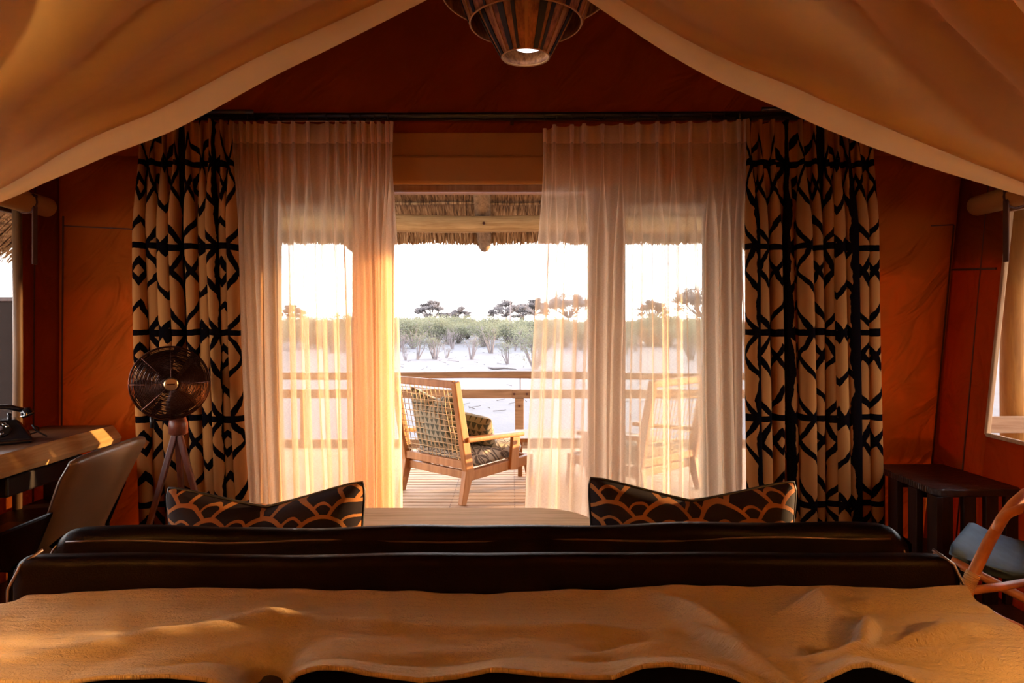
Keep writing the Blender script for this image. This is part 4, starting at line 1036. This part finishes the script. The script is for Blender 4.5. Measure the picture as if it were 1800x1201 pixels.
for sy in (-1, 1):
    b = MB(); pts = [(.12, .43), (.20, .62), (.05, .56), (-.10, .50), (-.24, .44), (-.24, .40), (.12, .38)]
    b.v = [(x, sy*.235-.005, z) for x, z in pts] + [(x, sy*.26-.005, z) for x, z in pts]; K = len(pts)
    b.f = [tuple(range(K)), tuple(range(K, 2*K))[::-1]] + [(k, K+k, K+(k+1) % K, (k+1) % K) for k in range(K)]
    b.obj('side_panel', M['leather'], dc, bevel=.012)
    for x in (-.26, .16): MB().beam((x*1.25, sy*.24, 0), (x, sy*.18, .39), .025, .025, (0, 1, 0), .035, .035).obj('leg', M['dark'], dc)

# ------------------------------------------------------------------ pedestal fan on tripod
FY = 3.30; fc = P(299, 673, FY)
fan = thing('pedestal_fan', 'copper cage fan on a mahogany tripod before the left patterned curtain', 'fan', (fc.x, FY, 0))
az = radians(29); fr_ = Matrix.Rotation(az, 3, 'Z') @ Matrix.Rotation(pi/2, 3, 'X') # local z -> -y (towards camera)
fcl = Vector((0, 0, fc.z)); Rf = .172
cage = MB()
for k in range(24):
    r_ = .034 + (Rf-.034)*k/23; dz = .055*(1-(r_/Rf)**2.2)+.03
    cage.ring(fcl + fr_ @ Vector((0, 0, dz)), r_, .0021, 48, 4, fr_)
for k in range(14):
    r_ = .05 + (Rf-.05)*k/13; dz = -.05*(1-(r_/Rf)**2.2)-.03
    cage.ring(fcl + fr_ @ Vector((0, 0, dz)), r_, .0016, 40, 4, fr_)
for k in range(8):
    a = 2*pi*k/8; pts = [fcl + fr_ @ Vector((r_*cos(a), r_*sin(a), .055*(1-(r_/Rf)**2.2)+.032)) for r_ in (.03, .07, .11, .15, Rf)]
    cage.tube(pts, .002, 4)
    pts = [fcl + fr_ @ Vector((r_*cos(a), r_*sin(a), -.05*(1-(r_/Rf)**2.2)-.032)) for r_ in (.03, .07, .11, .15, Rf)]; cage.tube(pts, .002, 4)
cage.obj('guard', M['copper'], fan)
MB().lathe([(Rf, -.03), (Rf+.006, -.03), (Rf+.006, .03), (Rf, .03), (Rf, -.03)], fcl, 56, fr_).obj('guard_band', M['copper'], fan, smooth=True)
bdg = MB().lathe([(0, .094), (.026, .092), (.031, .088), (.031, .078)], fcl, 28, fr_).obj('badge', M['badge'], fan)
q = fcl + fr_ @ Vector((0, 0, .096)); MB().box(q, (.034, .002, .006), Matrix.Rotation(az, 3, 'Z')).obj('badge_plate', M['copper'], bdg)
for k in range(4):
    a0 = 2*pi*k/4+.4; b = MB(); pts = []
    for i in range(7):
        for j in range(6):
            r_ = .03 + .125*j/5; a = a0 + (i/6-.5)*(1.15*(.5+.5*sin(pi*j/5*.8))); b.v.append(tuple(fcl + fr_ @ Vector((r_*cos(a), r_*sin(a), .02*(i/6-.5)*2))))
    b.f = [(i*6+j, i*6+j+1, (i+1)*6+j+1, (i+1)*6+j) for i in range(6) for j in range(5)]
    b.obj('blade', M['blade'], fan, smooth=True, solid=.002)
MB().lathe([(0, -.20), (.035, -.195), (.055, -.16), (.06, -.10), (.055, -.07), (0, -.06)], fcl, 24, fr_).obj('motor_housing', M['copper'], fan, smooth=True)
MB().lathe([(0, -.03), (.03, -.03), (.03, .03), (0, .03)], fcl, 20, fr_).obj('hub', M['dark'], fan, smooth=True)
nk = Vector((-.01, .09, 0)); hz = fc.z-.19
MB().tube([(-.01, .10, fc.z-.02), (-.01, .10, hz-.03)], .014, 10).obj('neck', M['dark'], fan, smooth=True)
MB().lathe([(0, .03), (.035, .03), (.045, 0), (.045, -.05), (.03, -.06), (0, -.06)], (-.01, .10, hz-.02), 20).obj('tripod_head', M['mahog'], fan, smooth=True)
for (x, y_) in ((.24, .04), (-.17, -.08), (-.06, .30)):
    MB().beam((-.01, .09, hz-.04), (x, y_, .0), .030, .022, (0, 1, 0), .022, .018).obj('leg', M['mahog'], fan, bevel=.004)
MB().tube([(-.13, .08, fc.z-.17), (-.13, .08, fc.z-.23)], .010, 8).obj('control_knob', M['dark'], fan, smooth=True)

# ------------------------------------------------------------------ dark slatted side table on the right
sdt = thing('slatted_table', 'dark stained slatted wooden table in the right corner', 'table', (2.215, 3.51, 0))
b = MB(); pts = [(-.215, .29), (.18, .29), (.215, -.24), (.19, -.285), (-.19, -.285), (-.215, -.25)]
K = len(pts); b.v = [(x, y_, .515) for x, y_ in pts] + [(x, y_, .55) for x, y_ in pts]
b.f = [tuple(range(K)), tuple(range(K, 2*K))[::-1]] + [(k, K+k, K+(k+1) % K, (k+1) % K) for k in range(K)]
b.obj('table_top', M['carved'], sdt, bevel=.006)
for y_ in (.25, .08, -.09, -.25): MB().box((-.195, y_, .257), (.032, .075, .515)).obj('slat', M['dark_wood'], sdt, bevel=.003)
for x in (-.155, -.045, .06, .155): MB().box((x, -.262, .257), (.06, .03, .515)).obj('slat', M['dark_wood'], sdt, bevel=.003)
for x in (-.1, .02, .13): MB().box((x, .262, .257), (.06, .03, .515)).obj('slat', M['dark_wood'], sdt, bevel=.003)
MB().box((0, 0, .14), (.36, .5, .02)).obj('shelf', M['dark_wood'], sdt)
for y_ in (-.1, .1): MB().box((0, y_, .49), (.38, .04, .04)).obj('apron', M['dark_wood'], sdt)

# ------------------------------------------------------------------ rattan chair
rc = thing('rattan_chair', 'rattan armchair at the right edge, beside the bed corner', 'chair', (1.95, 2.35, 0))
O = Vector((1.95, 2.35, 0))
def Q(px, py, Y): return P(px, py, Y) - O
a1 = [Vector((1.40, 2.12, 0))-O, Vector((1.44, 2.16, .30))-O, Q(1700, 1035, 2.2), Q(1712, 1006, 2.2), Q(1737, 955, 2.25), Q(1762, 912, 2.3), Q(1782, 886, 2.33), Q(1803, 868, 2.36), Q(1850, 848, 2.45), Q(1900, 850, 2.6), Vector((2.30, 2.72, .55))-O, Vector((2.34, 2.75, 0))-O]
MB().tube(a1, .018, 12).obj('arm_pole', M['rattan'], rc, smooth=True)
a2 = [Q(1748, 935, 2.27), Q(1758, 916, 2.28), Q(1774, 902, 2.3), Q(1800, 893, 2.3), Q(1850, 888, 2.32), Q(1900, 900, 2.3), Vector((2.2, 2.2, .3))-O, Vector((2.22, 2.2, 0))-O]
MB().tube(a2, .015, 12).obj('arm_pole', M['rattan'], rc, smooth=True)
MB().tube([Vector((1.62, 2.62, 0))-O, Vector((1.66, 2.66, .44))-O], .017, 10).obj('leg', M['rattan'], rc, smooth=True)
MB().tube([Q(1672, 985, 2.5), Q(1725, 1013, 2.45), Q(1800, 1052, 2.40), Q(1900, 1100, 2.3)], .016, 10).obj('seat_pole', M['rattan'], rc, smooth=True)
MB().tube([Q(1690, 1040, 2.3), Q(1750, 1033, 2.35), Q(1830, 1020, 2.4)], .014, 10).obj('stretcher', M['rattan'], rc, smooth=True)
MB().tube([Q(1690, 1050, 2.25), Q(1760, 1090, 2.25), Q(1850, 1130, 2.25)], .014, 10).obj('stretcher', M['rattan'], rc, smooth=True)
wr = MB(); A, B = Q(1696, 1040, 2.2), Q(1711, 1008, 2.2)
dirn = (B-A).normalized(); rq = Vector((0, 0, 1)).rotation_difference(dirn).to_matrix()
for k in range(14): wr.ring(A.lerp(B, k/13), .0195, .0026, 16, 5, rq)
wr.obj('binding', M['wrap'], rc, smooth=True)
# seat pad: channelled, front lip curling up on the left
E0, E1 = P(1668, 975, 2.49), P(1707, 926, 2.82)
acr = Vector((.215, -.03, -.055)); al = (E1-E0)
def cf(u, v, th):
    s = u*3; lip = .028*math.exp(-(s/.25)**2); ch = .022*abs(sin(pi*s/1.0))**.6
    p = E0 + al*v*1.0 + Vector((acr.x*s, acr.y*s, -.055*min(s, 1)))
    k = min(1, min(v, 1-v)*9)**.5; ku = min(1, u*14, (1-u)*14)**.5
    return p + Vector((0, 0, (lip + ch*.6)*1.0 - (1-k)*.02 if th > 0 else -.05*k*ku)) - O
pd = MB(); NA, NB = 42, 20
for th in (1, -1):
    o_ = len(pd.v); pd.v += [tuple(cf(i/NA, j/NB, th)) for j in range(NB+1) for i in range(NA+1)]
    for j in range(NB):
        for i in range(NA):
            q = (o_+j*(NA+1)+i, o_+j*(NA+1)+i+1, o_+(j+1)*(NA+1)+i+1, o_+(j+1)*(NA+1)+i); pd.f.append(q if th > 0 else q[::-1])
n0 = (NA+1)*(NB+1); per = [i for i in range(NA+1)] + [j*(NA+1)+NA for j in range(1, NB+1)] + [NB*(NA+1)+i for i in range(NA-1, -1, -1)] + [j*(NA+1) for j in range(NB-1, 0, -1)]
for k in range(len(per)): a, b_ = per[k], per[(k+1) % len(per)]; pd.f.append((b_, a, a+n0, b_+n0))
pdo = pd.obj('seat_pad', M['blue'], None, smooth=True); pdo.location = O
pdo.name = 'seat_cushion'; tag(pdo, 'slate blue cushion on the rattan chair', 'cushion')

# ------------------------------------------------------------------ added fill lamps beside the bed, out of frame, brightening canopy and blanket
for x, pw, side in ((-1.50, 80.0, 'left'), (1.46, 66.0, 'right')):
    ns = thing('fill_lamp', 'added fill lamp on a stand, out of frame at the %s of the bed' % side, 'lamp', (x, .65, 0))
    MB().box((0, 0, .30), (.34, .34, .60)).obj('stand', M['dark_wood'], ns, bevel=.01)
    MB().lathe([(0, .60), (.07, .60), (.07, .615), (.015, .63), (.015, 1.12), (0, 1.12)], (0, 0, 0), 20).obj('base', M['badge'], ns, smooth=True)
    MB().lathe([(.12, 1.10), (.09, 1.28)], (0, 0, 0), 28).obj('shade', M['canopy'], ns, smooth=True)
    ld = bpy.data.lights.new('bulb', 'POINT'); lo = bpy.data.objects.new('bulb', ld); COL.objects.link(lo); lo.parent = ns
    lo.location = (0, 0, 1.18); ld.energy = pw; ld.color = (1.0, .56, .20); ld.shadow_soft_size = .04

# ------------------------------------------------------------------ hanging cane lampshade
lp = thing('pendant_lamp', 'tiered cane pendant lampshade with black stripes hanging top centre', 'lamp', ((924-900)/1200*2.6, 2.6, 0))
def tier(name, rb, zb, rt_, zt_, bulge, seed, npanel, tilt=0):
    random.seed(seed); n = 72
    prof = [(lerp(rb, rt_, t)+bulge*sin(pi*t), lerp(zb, zt_, t)) for t in [i/8 for i in range(9)]]
    b = MB().lathe(prof, (0, 0, 0), n); sh = b.obj('shade_tier', M['cane'], lp, smooth=True, solid=.004)
    ck = MB().ring((0, 0, zb), rb, .0038, 64, 6).obj('rim', M['cane_rim'], sh, smooth=True)
    MB().ring((0, 0, zt_), rt_, .0035, 48, 6).obj('rim', M['cane_rim'], sh, smooth=True)
    for k in range(npanel):
        a = 2*pi*k/npanel + U(-.08, .08); wd = U(.012, .036)
        st_ = MB()
        for t in [i/8 for i in range(9)]:
            r_ = lerp(rb, rt_, t)+bulge*sin(pi*t)+.0035; z = lerp(zb, zt_, t)
            hw = wd/2/max(r_, .05)*(.55+.6*t)
            for aa in (a-hw, a+hw): st_.v.append((r_*cos(aa), r_*sin(aa), z))
        st_.f = [(2*i, 2*i+1, 2*i+3, 2*i+2) for i in range(8)]
        st_.obj('black_stripe' if k % 3 else 'cane_rib', M['cane_dark'] if k % 3 else M['cane_rim'], sh, solid=.004)
    return sh
tier('a', .090, 2.352, .205, 2.585, .004, 4, 20)
tier('b', .212, 2.478, .275, 2.80, .018, 5, 22)
tier('c', .318, 2.590, .30, 3.0, .03, 6, 22)
MB().tube([(0, 0, 2.9), (0, 0, 3.95)], .006, 6).obj('cord', M['dark'], lp)
MB().lathe([(0, -.012), (.05, -.008), (.062, 0), (.05, .008), (0, .012)], (.022, .012, 2.402), 32, Matrix.Rotation(radians(-8), 3, 'Y')).obj('diffuser', M['lit'], lp, smooth=True)
